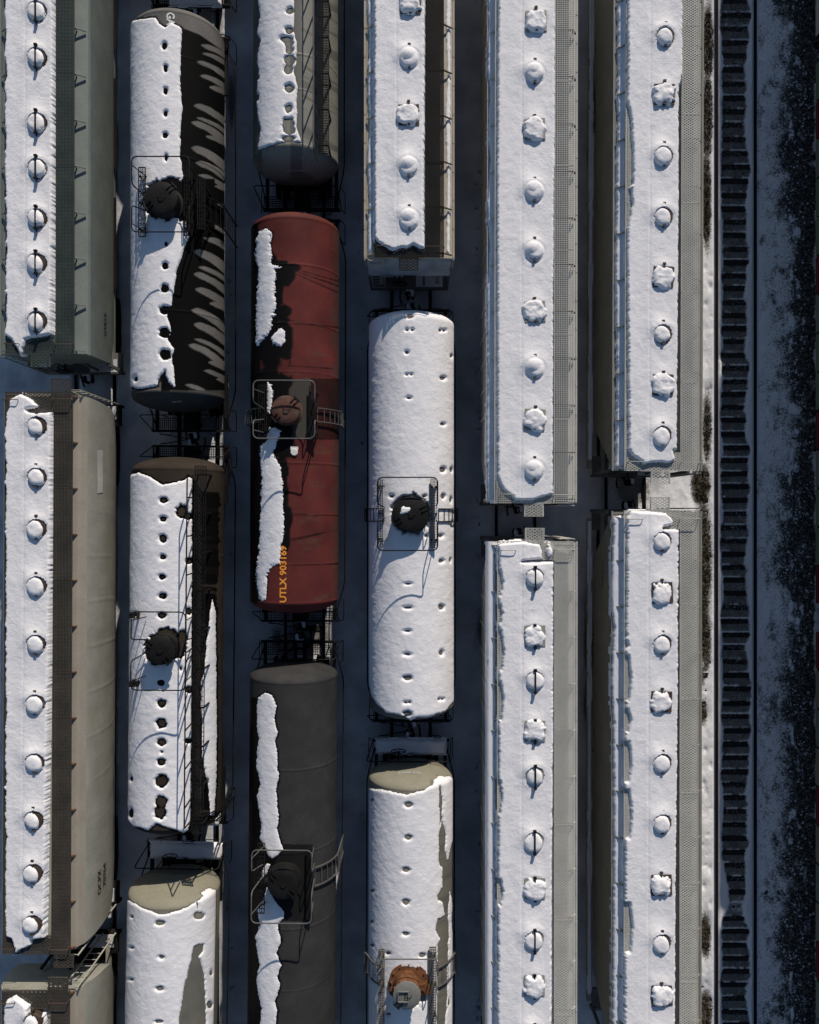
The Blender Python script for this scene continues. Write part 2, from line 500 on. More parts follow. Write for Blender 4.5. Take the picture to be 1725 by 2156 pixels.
class Car:
    def __init__(s, name, label, cat, group, cx, cy, ang):
        s.cx, s.cy, s.a = cx, cy, ang
        s.ca, s.sa = math.cos(ang), math.sin(ang)
        s.root = empty(name, (cx, cy, 0), ang)
        tag(s.root, label, cat, group)
    def D(s, lx, ly, z):                 # local -> survey sheet
        X = s.cx + lx * s.ca - ly * s.sa; Y = s.cy + lx * s.sa + ly * s.ca
        k = FL / (HC - z)
        return CX + X * k, CY - Y * k
    def L(s, dx, dy, z):                 # survey sheet at height z -> local
        X = wx(dx, z) - s.cx; Y = wy(dy, z) - s.cy
        return X * s.ca + Y * s.sa, -X * s.sa + Y * s.ca

HATCH = {}
def hatch_meshes():
    # round lid
    b = MB(); b.lathe((0, 0, 0), [(0.32, -0.25), (0.32, 0.02), (0.29, 0.03), (0.29, 0.13), (0.275, 0.155), (0.1, 0.175)], 36)
    HATCH['round'] = {}
    for key in ('brown', 'rust', 'pale', 'black'):
        pass
    q = MB()
    pr = [(-0.31, -0.31), (0.31, -0.31), (0.31, 0.31), (-0.31, 0.31)]
    q.prism(pr, -0.25, 0.1, 'z'); q.box(-0.34, 0.34, -0.34, 0.34, 0.1, 0.14)
    for m in ('brown', 'rust', 'hop_tan', 'hop_beige', 'hop_pale', 'black'):
        HATCH['round', m] = b.mesh('hatch', M[m]); HATCH['square', m] = q.mesh('hatch', M[m])
    lb = MB(); lb.bar((0, -0.36, 0.0), (0, 0.36, 0.0), 0.045, 0.04)
    lb.cbox(0, 0.37, -0.03, 0.1, 0.07, 0.12); lb.cbox(0, -0.37, -0.03, 0.09, 0.07, 0.12)
    lb.tube([(0, -0.37, -0.05), (0.0, -0.47, -0.1)], 0.02, 6)
    HATCH['bar', 'black'] = lb.mesh('lock_bar', M['black']); HATCH['bar', 'rust'] = lb.mesh('lock_bar', M['brown'])
hatch_meshes()

def snow_cap(kind, seed, parent, z, melt=0.07):
    n = 34
    g = np.linspace(-0.42, 0.42, n)
    X, Y = np.meshgrid(g, g, indexing='ij')
    rs = np.random.RandomState(int(seed * 10) % 99991)
    ox, oy, sc = rs.uniform(-0.03, 0.02), rs.uniform(-0.03, 0.03), rs.uniform(0.9, 1.04)
    if kind == 'round':
        s = (0.3 * sc - np.sqrt((X - ox) ** 2 + (Y - oy) ** 2)) 
        s = np.minimum(s, 0.33 - np.sqrt((X + melt) ** 2 + (Y + melt * 0.45) ** 2))
        s = s + 0.035 * (fbm(X * 5, Y * 5, seed) - 0.5)
        t = 0.085 * rs.uniform(0.75, 1.2)
    else:
        s = 0.345 * sc - np.maximum(abs(X - ox), abs(Y - oy)); s = np.minimum(s, (0.9 - (X * 1.3 + Y * 0.6)) * 0.45 - 0.17)
        s = np.minimum(s, 0.37 - np.sqrt((X + 0.02) ** 2 + Y ** 2))
        s = s + 0.2 * (fbm(X * 5.5, Y * 5.5, seed) - 0.48)
        t = 0.1 * rs.uniform(0.8, 1.2)
    u = np.clip(s / 0.16, 0, 1)
    h = np.where(s > 0, t * np.sqrt(1 - (1 - u) ** 2), np.maximum(-0.04, s * 1.5))
    h = h + np.where(s > 0, (0.025 if kind == 'round' else 0.06) * (fbm(X * 6, Y * 6, seed + 2) - 0.5), 0)
    o = grid_mesh('snow_cap', X, Y, h + 0.0, M['snow'], keep=s > -0.02, parent=parent)
    o.location = (0, 0, z)
    return o

# ------------------------------------------------------------------ covered hoppers
def hopper(label, hx, yref, top, bot, ang=0.0, prof='flat', body='hop_pale', roofm=None, grate='grate_pale', style='square',
           wk=(0.52, 1.12), wkl=None, hatches=(), hatch_mat='brown', bar_mat=None, snow=(), holes=(), cuts=(), ledge=None,
           teeth=0.0, amp=1.6, melt=0.07, texts=(), steps=((-1, 0.0), (1, 0.0)), seed=1, posts=True, seg=3.1, ladder=1, pitch=0.06,
           brackets=True, bracket_mat=None, hw=1.47, endz=3.2, drift=1.0, end_snow=False, sill_snow=False, zlow=1.7, ledge_r=None, patch=None):
    zr = 4.62
    cx = wx(hx, 4.85)
    ya = wy(bot, zr) if isinstance(bot, (int, np.integer)) else bot       # int: read on the sheet, float: metres
    yb = wy(top, zr) if isinstance(top, (int, np.integer)) else top
    cy = (ya + yb) / 2
    # keep hatch line through (hx, yref)
    cx = cx - (-math.sin(ang)) * (wy(yref, 4.85) - cy)
    c = Car('covered_hopper_car', label, 'hopper car', 'covered hopper cars standing in the yard', cx, cy, ang)
    root = c.root
    y0, y1 = ya - cy, yb - cy
    roofm = roofm or body
    # --- body shell
    if prof == 'flat':
        cs = [(hw - (zlow - 1.25) * 0.3, 1.25), (hw, zlow), (hw, 4.23), (hw - 0.02, 4.255), (1.1, 4.36), (0.3, 4.48), (0, 4.495), (-0.3, 4.48), (-1.1, 4.36), (-hw + 0.02, 4.255), (-hw, 4.23), (-hw, zlow), (-hw + (zlow - 1.25) * 0.3, 1.25)]
        def inset(z): return 0.06 if z > endz else 0.06 + (endz - z) * 1.05
    else:
        cs = [(1.28, 1.25)]
        for k in range(9):
            t = -0.75 + k / 8 * 2.05
            cs.append((1.02 + 0.60 * max(0.0, math.cos(t)) ** 0.8, 2.75 + (1.6 if t > 0 else 1.3) * math.sin(t)))
        cs = [(a, b) for a, b in cs if b > 1.2]
        cs += [(1.2, 4.40), (0.97, 4.44), (0.95, 4.49), (0.6, 4.495), (0, 4.5)]
        cs = cs + [(-a, b) for a, b in cs[::-1][1:]]
        def inset(z): return 0.05 + max(0.0, 4.45 - z) * 0.14 + max(0.0, 2.5 - z) * 0.9
    ny = 60 if prof == 'flat' else 300
    ts = np.linspace(0, 1, ny)
    X = np.zeros((ny, len(cs))); Y = X.copy(); Z = X.copy()
    for j, (a, b) in enumerate(cs):
        i0 = inset(b)
        X[:, j] = a; Z[:, j] = b
        Y[:, j] = (y0 + i0) + ts * ((y1 - i0) - (y0 + i0))
    if prof != 'flat':                               # pressed panel seams of the rounded side sheets
        side = np.clip((4.3 - Z) / 0.3, 0, 1) * (Z > 1.3)
        wd = np.exp(-((((ts * 12.0) % 1.0) - 0.5) / 0.012) ** 2)
        dent = fbm(Y * 1.1, Z * 0.8 + np.sign(X) * 9, seed) - 0.5
        X = X + np.sign(X) * side * (0.012 * wd[:, None] + 0.035 * dent)
    mb = MB()
    vs = np.stack([X, Y, Z], -1).reshape(-1, 3).tolist()
    m = len(cs); fs = []
    for i in range(ny - 1):
        for j in range(m - 1): fs.append((i * m + j, (i + 1) * m + j, (i + 1) * m + j + 1, i * m + j + 1))
    for j in range(m // 2):                              # end sheets, ruled from side to side
        o2 = (ny - 1) * m
        if j + 1 == m - 2 - j: fs.append((j, j + 1, m - 1 - j)); fs.append((o2 + j, o2 + m - 1 - j, o2 + j + 1))
        else: fs.append((j, j + 1, m - 2 - j, m - 1 - j)); fs.append((o2 + j, o2 + m - 1 - j, o2 + m - 2 - j, o2 + j + 1))
    mb.add(vs, fs)
    L = y1 - y0
    if posts and prof == 'flat':
        n = int(L / 0.95)
        for k in range(n + 1):
            y = y0 + 0.12 + (L - 0.24) * k / n
            i0 = inset(1.3)
            zl = zlow if (y - y0 > i0 and y1 - y > i0) else endz
            for s in (-1, 1):
                mb.box(*sorted((s * (hw - 0.01), s * (hw + 0.045))), y - 0.045, y + 0.045, zl, 4.28)
    for s in (-1, 1):
        if prof == 'flat': mb.box(*sorted((s * (hw - 0.01), s * (hw + 0.05))), y0 + 0.03, y1 - 0.03, 4.285 - 0.09, 4.36 - 0.09)
        mb.box(s * 1.05 - 0.07, s * 1.05 + 0.07, y0 + 0.12, y1 - 0.12, 1.02, 1.248)
    shell = mb.build('body_shell', M[body], root)
    for k in range(3):
        yc = y0 + L * (0.26 + 0.24 * k)
        ob = MB()
        t = [(-1.25, -1.7, 1.26), (1.25, -1.7, 1.26), (1.25, 1.7, 1.26), (-1.25, 1.7, 1.26)]
        b_ = [(-0.45, -0.4, 0.45), (0.45, -0.4, 0.45), (0.45, 0.4, 0.45), (-0.45, 0.4, 0.45)]
        ob.add(t + b_, [(0, 1, 2, 3), (7, 6, 5, 4), (0, 4, 5, 1), (1, 5, 6, 2), (2, 6, 7, 3), (3, 7, 4, 0)])
        ob.build('discharge_outlet', M['under'], root).location = (0, yc, 0)
    if prof == 'round':
        rs_ = MB()
        for sg in (-1, 1):
            q = [(0.98, 4.455), (1.2, 4.417), (1.285, 4.325), (1.41, 4.13)]
            poly = [(sg * a_, b_) for a_, b_ in q] + [(sg * (a_ - 0.03), b_ - 0.05) for a_, b_ in q[::-1]]
            rs_.prism(poly, y0 + 0.12, y1 - 0.12, 'y')
        rs_.build('roof_shoulder', M['shoulder'], root, False)
    if end_snow:
        gx, gz = np.meshgrid(np.arange(-hw + 0.04, hw - 0.04, 0.05), np.arange(3.15, 4.2, 0.05), indexing='ij')
        q = np.minimum(np.minimum(gx + hw - 0.06, hw - 0.06 - gx), np.minimum(gz - 3.2, 4.17 - gz)) + 0.15 * (fbm(gx * 3, gz * 3, seed) - 0.5)
        yy = y0 + 0.055 - np.where(q > 0, 0.05 * np.sqrt(np.clip(q / 0.08, 0, 1)), -0.03) - (4.2 - gz) * 0.22
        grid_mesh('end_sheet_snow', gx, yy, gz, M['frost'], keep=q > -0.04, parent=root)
    if sill_snow:
        gx, gy = np.meshgrid(np.arange(-hw - 0.16, -hw + 0.03, 0.03), np.arange(y0 + 0.6, y1 - 0.4, 0.06), indexing='ij')
        q = np.minimum(gx + hw + 0.13, -hw + 0.02 - gx) + 0.06 * (fbm(gx * 4, gy * 1.2, seed) - 0.55)
        grid_mesh('sill_snow', gx, gy, 1.2 + np.where(q > 0, 0.05, -0.02), M['snow_dull'], keep=q > -0.02, parent=root)
        MB().box(-hw - 0.15, -hw + 0.02, y0 + 0.3, y1 - 0.3, 1.02, 1.2).build('side_sill', M[body], root)
    # --- running boards
    wkl = wkl or (-wk[1], -wk[0])
    for a, b in (wk, wkl):
        g = MB(); nseg = max(1, round(L / seg))
        for k in range(nseg):
            grating(g, a, b, y0 + L * k / nseg + 0.01, y0 + L * (k + 1) / nseg - 0.01, zr, style, pitch)
        rb = g.build('running_board', M[grate], root, False)
        if brackets:
            n = max(2, round(L / 1.55)); sg = 1 if a > 0 else -1
            outer = b if a > 0 else a; inner = a if a > 0 else b
            bb = MB()
            bb.bar((inner, 0, 4.53), (outer, 0, 4.53), 0.05, 0.05)
            e = min(hw - 0.05, abs(outer) + 0.28) if prof == 'flat' else 1.2
            bb.bar((outer - sg * 0.02, 0, 4.55), (sg * e, 0, 4.33 if prof == 'flat' else 4.41), 0.035, 0.05)
            bb.bar((outer - sg * 0.02, 0, 4.56), (outer - sg * 0.02, 0, 4.34), 0.04, 0.04)
            bme = bb.mesh('support_bracket', M[(bracket_mat if sg > 0 else None) or body], False)
            for k in range(n + 1): link('support_bracket', bme, rb, (0, y0 + 0.15 + (L - 0.3) * k / n, 0))
    # --- end platforms, crossover steps, ladders, brake wheel
    for s, y in ((-1, y0), (1, y1)):
        g = MB()
        ya_, yb_ = (y, y + 0.62) if s < 0 else (y - 0.62, y)
        grating(g, wkl[1] + 0.01, wk[0] - 0.01, ya_, yb_, zr - 0.003, 'diamond' if style != 'long' else 'square', 0.065)
        ep = g.build('end_platform', M[grate], root, False)
        for ss, ox in steps:
            if ss != s: continue
            g2 = MB(); yy0, yy1 = (y - 0.43, y - 0.01) if s < 0 else (y + 0.01, y + 0.43)
            grating(g2, ox - 0.31, ox + 0.31, yy0, yy1, zr - 0.005, 'diamond', 0.07)
            g2.bar((ox - 0.31, y, zr - 0.06), (ox - 0.31, yy0 if s < 0 else yy1, zr - 0.02), 0.03, 0.05)
            g2.bar((ox + 0.31, y, zr - 0.06), (ox + 0.31, yy0 if s < 0 else yy1, zr - 0.02), 0.03, 0.05)
            g2.build('crossover_step', M[grate], ep, False)
        gm_ = M['pipe_pale'] if grate == 'grate_pale' else M['brown']
        hb = MB()
        hb.tube(round_path([(-1.1, y - s * 0.3, zr), (-1.1, y - s * 0.3, zr + 0.22), (-0.62, y - s * 0.3, zr + 0.22), (-0.62, y - s * 0.3, zr)], 0.06), 0.014, 6)
        hb.build('grab_iron', gm_, root); hb = MB()
        hb.tube(round_path([(wk[0], y - s * 0.28, zr), (wk[0], y - s * 0.28, zr + 0.22), (wk[1], y - s * 0.28, zr + 0.22), (wk[1], y - s * 0.28, zr)], 0.06), 0.014, 6)
        hb.build('grab_iron', gm_, root)
        # end frame: corner posts, deck, cross beams
        fb = MB(); yd = y + s * 0.02
        for sx in (-1, 1):
            if prof == 'flat': fb.bar((sx * (hw - 0.06), y - s * 0.06, 1.2), (sx * (hw - 0.06), y - s * 0.06, endz + 0.1), 0.1, 0.1)
            fb.bar((sx * 0.55, y - s * 0.08, 1.2), (sx * 0.5, y - s * 0.12, min(endz + 0.05, 3.2)), 0.08, 0.08)
        fb.box(-1.42, 1.42, *sorted((y - s * 0.02, y - s * 0.75)), 1.05, 1.16)
        fb.box(-1.46, 1.46, *sorted((y + s * 0.04, y - s * 0.06)), 0.92, 1.2)
        fb.box(-0.28, 0.28, *sorted((y - s * 0.75, y - s * 2.4)), 0.7, 1.1)
        fb.tube([(-1.0, y - s * 0.35, 1.6), (-0.2, y - s * 0.35, 1.6)], 0.16, 12)
        fb.build('end_frame', M['end_grey' if grate != 'grate_brown' else 'under'], root)
        sc_ = MB(); sc_.tube([(-0.98, y - s * 0.35, 1.68), (-0.22, y - s * 0.35, 1.68)], 0.13, 12); sc_.box(0.25, 1.25, *sorted((y - s * 0.02, y - s * 0.5)), 1.16, 1.22)
        sc_.build('deck_snow', M['snow_dull'], root)
        lb = MB(); lx = ladder * 1.12
        zt = 4.55
        for sx in (-0.23, 0.23): lb.bar((lx + sx, y + s * 0.06, 1.25), (lx + sx, y + s * 0.06, zt), 0.05, 0.03, (0, 1, 0))
        for k in range(9):
            z = 1.45 + k * 0.38
            lb.tube([(lx - 0.23, y + s * 0.07, z), (lx + 0.23, y + s * 0.07, z)], 0.013, 6)
        lb.build('ladder', M['pipe_pale'] if body in ('hop_tan',) else M[body], root, False)
        if s < 0:
            wb = MB(); wheel_brake(wb, -0.35, y - 0.1, 2.0, -1); wb.build('brake_wheel', M['black'], root)
    running_gear(root, y0, y1, 1.75)
    # --- hatches
    for k, (dx, dy, kind) in enumerate(hatches):
        lx, ly = c.L(dx, dy, 4.80)
        hm = hatch_mat
        h = link('hatch', HATCH[kind, hm], root, (lx, ly, 4.635), random.uniform(-0.06, 0.06) if kind == 'square' else 0)
        cap = snow_cap(kind, seed * 31 + k * 1.7, h, (0.165 if (bar_mat or melt > 0.08) else 0.15) if kind == 'round' else 0.14, melt * random.uniform(0.6, 1.25) if (bar_mat or melt > 0.08) else 0.0)
        if bar_mat:
            b = link('lock_bar', HATCH['bar', bar_mat], h, (0, 0, 0.255 if kind == 'round' else 0.2))
        else:
            b = link('lock_bar', HATCH['bar', 'rust'], h, (0.0, 0.06, 0.16))
    # --- snow blanket on the roof
    st = 0.028
    gx = np.arange(-1.4, 1.3, st); gy = np.arange(y0 - 0.25, y1 + 0.25, st)
    Xg, Yg = np.meshgrid(gx, gy, indexing='ij')
    ztop = 4.74
    px, py = c.D(Xg, Yg, ztop)
    vis = (py > -60) & (py < 2220)
    s = np.full(Xg.shape, -9.0)
    rows = vis.any(0)
    s[:, rows] = snow_field(px[:, rows], py[:, rows], snow, holes, cuts, amp, seed, teeth)
    s[:, ~rows] = np.minimum(np.minimum(Xg[:, ~rows] + 1.2, wk[0] - 0.05 - Xg[:, ~rows]) * 60, 9)
    s = np.where((Yg < y0 - 0.04) | (Yg > y1 + 0.04), np.minimum(s, -4), s)
    h = snow_height(s, 0.27, 6.0)
    ripple = 0.05 * (fbm(Xg * 1.3, Yg * 0.5, seed) - 0.5) + 0.018 * (fbm(Xg * 5, Yg * 5, seed + 4) - 0.5) + 0.006 * (vn(Xg * 24, Yg * 24, seed) - 0.5)
    crease = -0.012 * np.exp(-((Xg + 0.42) / 0.03) ** 2)
    dr = np.zeros(Xg.shape); pit = np.zeros(Xg.shape, bool)
    for dx, dy, kind in hatches:
        lx, ly = c.L(dx, dy, 4.82)
        r = np.sqrt((Xg - lx) ** 2 + ((Yg - ly)) ** 2)
        pit |= (r < 0.305) if kind == 'round' else (np.maximum(abs(Xg - lx), abs(Yg - ly)) < 0.31)
        buried = kind == 'round' and not bar_mat and melt < 0.08
        if buried: pit &= ~(r < 0.5)
        dd = 0.15 * np.exp(-((Xg - lx + 0.06) ** 2 + (Yg - ly - 0.09) ** 2) / 0.085) + 0.05 * np.exp(-((Xg - lx + 0.1) ** 2 + (Yg - ly - 0.3) ** 2) / 0.16) if buried or kind == 'round' else 0.06 * np.exp(-((Xg - lx) ** 2 + (Yg - ly - 0.3) ** 2) / 0.1)
        dr = dr + drift * dd - 0.022 * np.exp(-((r - 0.34) / 0.05) ** 2)
    Zg = 4.47 + h + np.where(s > 0, (ripple + crease + dr) * np.clip(s / 4, 0, 1), 0)
    Zg = np.where(pit, np.minimum(Zg, 4.66), Zg)
    grid_mesh('snow_blanket', Xg, Yg, Zg, M['snow'], keep=s > -3, parent=root)
    # --- snow left on the eave strip
    for lp, sg in ((ledge, -1), (ledge_r, 1)):
        if not lp: continue
        gx = np.arange(0.95, hw + 0.12, st) * sg; Xg, Yg = np.meshgrid(gx if sg > 0 else gx[::-1], np.arange(y0, y1, st * 1.5), indexing='ij')
        px, py = c.D(Xg, Yg, 4.36)
        vis = ((py > -60) & (py < 2220)).any(0)
        s = np.full(Xg.shape, -9.0)
        s[:, vis] = snow_field(px[:, vis], py[:, vis], lp, (), (), 2.2 if sg < 0 else 1.2, seed + 40)
        h = snow_height(s, 0.1 if sg < 0 else 0.05, 4.0)
        base = np.interp(abs(Xg), [0.9, 1.1, hw, hw + 0.06, hw + 0.13], [4.41, 4.36, 4.265, 4.21, 4.0])
        grid_mesh('eave_snow', Xg, Yg, base + h + 0.01 * (fbm(Xg * 6, Yg * 4, seed) - 0.5), M['snow'], keep=s > -2, parent=root)
    # --- lettering on the side sheets
    if patch:
        zs = np.array([b for a, b in cs if a > 0][:9]); xs_ = np.array([a for a, b in cs if a > 0][:9])
        o_ = np.argsort(zs); zs, xs_ = zs[o_], xs_[o_]
        za, zb, ya_, yb_ = patch
        Zp, Yp = np.meshgrid(np.linspace(za, zb, 14), np.linspace(c.L(CX, yb_, 3.2)[1], c.L(CX, ya_, 3.2)[1], 70), indexing='ij')
        q = np.minimum(np.minimum(Zp - za, zb - Zp) * 4, np.minimum(Yp - Yp.min(), Yp.max() - Yp)) + 0.1 * (vn(Zp * 3, Yp * 2.2, 3) - 0.5)
        grid_mesh('paint_patch', np.interp(Zp, zs, xs_) + 0.016 + 0.035 * np.clip((4.3 - Zp) / 0.3, 0, 1) * (fbm((Yp) * 1.1, Zp * 0.8 + 9, seed) - 0.5), Yp, Zp, M['hop_pale'], keep=q > 0.02, parent=root)
    for side, body_t, dx, dy, size, xs in texts:
        if prof == 'flat':
            xf = side * (hw + 0.003)
            z = HC - abs(c.cx + xf) * FL / abs(dx - CX)
            _, ly = c.L(dx, dy, z)
            f = (lambda u, v, z=z, ly=ly: Vector((side * (hw + 0.006), ly + side * u, z + v)))
        else:
            zs = np.array([b for a, b in cs if a > 0][:9]); xs_ = np.array([a for a, b in cs if a > 0][:9])
            o_ = np.argsort(zs); zs, xs_ = zs[o_], xs_[o_]
            zz = np.linspace(1.6, 4.2, 200); dd = CX + (c.cx + np.interp(zz, zs, xs_)) * FL / (HC - zz)
            # nearest to the rim seen from above
            z = zz[np.argmin(abs(dd - dx))]
            _, ly = c.L(dx, dy, z)
            f = (lambda u, v, z=z, ly=ly: Vector((np.interp(z + v, zs, xs_) + 0.022, ly + u, z + v)))
        text_mesh('side_lettering', body_t, size, f, M['letter_black'], root, 1.05, 0.01, xs)
    return c

# ------------------------------------------------------------------ tank cars
def tank(label, xl, xr, yax, top, bot, zc=2.6, ang=0.0, depth=0.5, shell='tank_black', snow=(), holes=(), cuts=(), amp=1.6,
         stain=None, band=None, rail=None, dome=None, boards=(), ladders=(), pipe='black', grate='grate_black', long_board=None,
         long_rail=None, texts=(), rings=(), seed=1, thick=0.055, extra=None, dome_mat='dome_black', deck_snow=(), lid_snow=0, rag=0.5, edge=5.0):
    al, ar = math.atan((xl - CX) / FL), math.atan((xr - CX) / FL)
    a, b = (al + ar) / 2, (ar - al) / 2
    cxm = (HC - zc) * math.tan(a); R = (HC - zc) / math.cos(a) * math.sin(b)
    zt = zc + R
    # seams (int: read at the crown on the sheet; float: metres)
    yb = wy(top, zt) if isinstance(top, (int, np.integer)) else top
    ya = wy(bot, zt) if isinstance(bot, (int, np.integer)) else bot
    cy = (ya + yb) / 2
    cx = cxm + math.sin(ang) * (wy(yax, zt) - cy)
    c = Car('tank_car', label, 'tank car', 'tank cars standing in the yard', cx, cy, ang)
    root = c.root
    y0, y1 = ya - cy, yb - cy
    # --- shell
    st = 0.03
    hs = np.linspace(0, math.pi / 2, 14)
    prof = [(y0 - depth * math.cos(t), max(0.02, R * math.sin(t))) for t in hs[:-1]]
    n = int((y1 - y0) / st)
    prof += [(y0 + (y1 - y0) * k / n, R) for k in range(n + 1)]
    prof += [(y1 + depth * math.cos(t), max(0.02, R * math.sin(t))) for t in hs[::-1][1:]]
    P = np.array(prof)
    for r in list(rings):
        ly = c.L(CX, r, zt)[1]
        P[:, 1] += 0.012 * (np.abs(P[:, 0] - ly) < 0.022)
    P[:, 1] += 0.012 * ((np.abs(P[:, 0] - y0) < 0.025) | (np.abs(P[:, 0] - y1) < 0.025))
    nt_ = 200
    th = np.linspace(0, 2 * math.pi, nt_, endpoint=False)
    Y = np.repeat(P[:, 0][:, None], nt_, 1); X = P[:, 1][:, None] * np.sin(th)[None]; Z = zc + P[:, 1][:, None] * np.cos(th)[None]
    px, py = c.D(X, Y, Z)
    sf_all = None
    at = {}
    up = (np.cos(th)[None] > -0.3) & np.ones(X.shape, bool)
    if stain:
        sf = snow_field(px, py, snow, holes, cuts, amp, seed) if snow else np.full(px.shape, -99.0)
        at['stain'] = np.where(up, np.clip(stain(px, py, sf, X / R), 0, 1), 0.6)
    else: at['stain'] = np.zeros(px.shape)
    at['band'] = np.clip(band(px, py), 0, 1) if band else np.zeros(px.shape)
    grid_mesh('tank_shell', X, Y, Z, M[shell], attrs=at, parent=root, wrap=True)
    def surf(lx): return zc + math.sqrt(max(0.0, R * R - lx * lx))
    # --- snow
    if snow:
        tt = np.arange(-1.5, 1.5, 0.028 / R)
        prof2 = [(y0 - depth * math.cos(t), R * math.sin(t)) for t in np.linspace(0.25, math.pi / 2, 22)[:-1]]
        n2 = int((y1 - y0) / 0.028)
        prof2 += [(y0 + (y1 - y0) * k / n2, R) for k in range(n2 + 1)]
        prof2 += [(y1 + depth * math.cos(t), R * math.sin(t)) for t in np.linspace(0.25, math.pi / 2, 22)[::-1][1:]]
        Q = np.array(prof2)
        pj = c.D(0, Q[:, 0], zt)[1]
        Q = Q[(pj > -60) & (pj < 2230)]
        nyp = -np.gradient(Q[:, 1], Q[:, 0]); nr = 1 / np.sqrt(1 + nyp ** 2); nyv = nyp * nr
        Y = np.repeat(Q[:, 0][:, None], len(tt), 1)
        X = Q[:, 1][:, None] * np.sin(tt)[None]; Z = zc + Q[:, 1][:, None] * np.cos(tt)[None]
        px, py = c.D(X, Y, Z)
        s = snow_field(px, py, snow, holes, cuts, amp, seed, 0, rag)
        s = np.minimum(s, (1.38 - abs(tt))[None] * 40)
        h = snow_height(s, thick, edge) * (0.35 + 0.65 * np.clip(np.cos(tt), 0, 1) ** 0.6)[None]
        h = h + np.where(s > 0, np.clip(s / 5, 0, 1) * (0.03 * (fbm(X * 2, Y * 1.2, seed) - 0.5) + 0.014 * (fbm(X * 7, Y * 7, seed + 1) - 0.5) + 0.005 * (vn(X * 25, Y * 25, seed) - 0.5)), 0)
        X2 = X + h * nr[:, None] * np.sin(tt)[None]; Z2 = Z + h * nr[:, None] * np.cos(tt)[None]; Y2 = Y + h * nyv[:, None]
        grid_mesh('snow_blanket', X2, Y2, Z2, M['snow'], keep=s > -3, parent=root)
    # --- dome with hinged lid
    if dome:
        dx, dy, r_, hgt = dome[:4]
        lx, ly = c.L(dx, dy, zt + hgt * 0.9)
        z0 = surf(abs(lx) + r_) - 0.1
        d = MB(); d.lathe((lx, ly, 0), [(r_ * 1.1, z0), (r_ * 1.1, zt - 0.02), (r_ * 0.97, zt + 0.02), (r_ * 0.97, zt + hgt - 0.06)], 44)
        for k in range(10):
            t = k * 2 * math.pi / 10 + 0.2
            d.cbox(lx + r_ * 1.0 * math.cos(t), ly + r_ * 1.0 * math.sin(t), zt + hgt - 0.1, 0.05, 0.05, 0.12)
        do = d.build('dome', M['rust'] if dome_mat == 'dome_grey' else M[dome_mat], root)
        l = MB(); l.lathe((lx, ly, zt + hgt - 0.06), [(r_ * 1.03, 0), (r_ * 1.03, 0.05), (r_ * 0.97, 0.07), (r_ * 0.5, 0.1), (0.02, 0.11)], 44)
        l.build('lid', M[dome_mat], do)
        zl = zt + hgt + 0.03
        for t in (dome[4] if len(dome) > 4 else (0.8, 3.9)):
            ca, sa_ = math.cos(t), math.sin(t); hb = MB()
            for off in (-0.07, 0.07):
                p = Vector((lx + ca * r_ * 0.62 - sa_ * off, ly + sa_ * r_ * 0.62 + ca * off, zl + 0.02)); q = Vector((lx + ca * r_ * 1.18 - sa_ * off, ly + sa_ * r_ * 1.18 + ca * off, zl - 0.05))
                hb.bar(p, q, 0.03, 0.06)
            p = Vector((lx + ca * r_ * 1.12, ly + sa_ * r_ * 1.12, zl - 0.02))
            hb.tube([p + Vector((-sa_ * 0.13, ca * 0.13, 0)), p - Vector((-sa_ * 0.13, ca * 0.13, 0))], 0.03, 8)
            hb.build('hinge', M['black'], do)
        hb = MB()
        hb.tube(round_path([(lx - 0.06, ly + 0.12, zl + 0.03), (lx - 0.05, ly - 0.02, zl + 0.08), (lx + 0.1, ly - 0.02, zl + 0.08), (lx + 0.16, ly + 0.04, zl + 0.03)], 0.06), 0.014, 6)
        hb.build('handle', M['black'], do)
        if lid_snow:
            n = 30; g = np.linspace(-r_, r_, n); Xg, Yg = np.meshgrid(g, g, indexing='ij')
            s = 0.14 - np.sqrt((Xg + 0.24) ** 2 + (Yg - 0.08) ** 2) + 0.45 * (fbm(Xg * 5, Yg * 5, seed) - 0.55)
            s = np.minimum(s, r_ - 0.04 - np.sqrt(Xg ** 2 + Yg ** 2))
            h = np.where(s > 0, 0.05 * np.sqrt(np.clip(s / 0.08, 0, 1)), -0.03)
            o = grid_mesh('snow_patch', Xg, Yg, h, M['snow'], keep=s > -0.02, parent=do); o.location = (lx, ly, zl + 0.0)
        if dome_mat == 'dome_grey':
            f2 = MB(); a_ = 0.17
            for p, q in (((-a_, -a_), (a_, -a_)), ((a_, -a_), (a_, a_)), ((a_, a_), (-a_, a_)), ((-a_, a_), (-a_, -a_))):
                f2.bar((lx - 0.12 + p[0], ly + 0.02 + p[1], zl + 0.06), (lx - 0.12 + q[0], ly + 0.02 + q[1], zl + 0.06), 0.03, 0.05)
            f2.build('gauge_frame', M['dome_grey'], do)
    # --- platform boards and rails round the dome
    zp = zt + 0.06; zr = zt + 0.86
    for (bx0, bx1, by0, by1, stl, gm) in boards:
        a0, b0 = c.L(bx0, by1, zp); a1, b1 = c.L(bx1, by0, zp)
        g = MB(); grating(g, a0, a1, b0, b1, zp, stl, 0.055)
        brd = g.build('platform_board', M[gm or grate], root, False)
        for t in (0.12, 0.5, 0.88):
            y = b0 + (b1 - b0) * t
            for x in (a0 + 0.03, a1 - 0.03):
                z0 = surf(x) - 0.03
                if z0 < zp - 0.06: MB().bar((x, y, z0), (x, y, zp - 0.04), 0.05, 0.05).build('leg', M[gm or grate], brd, False)
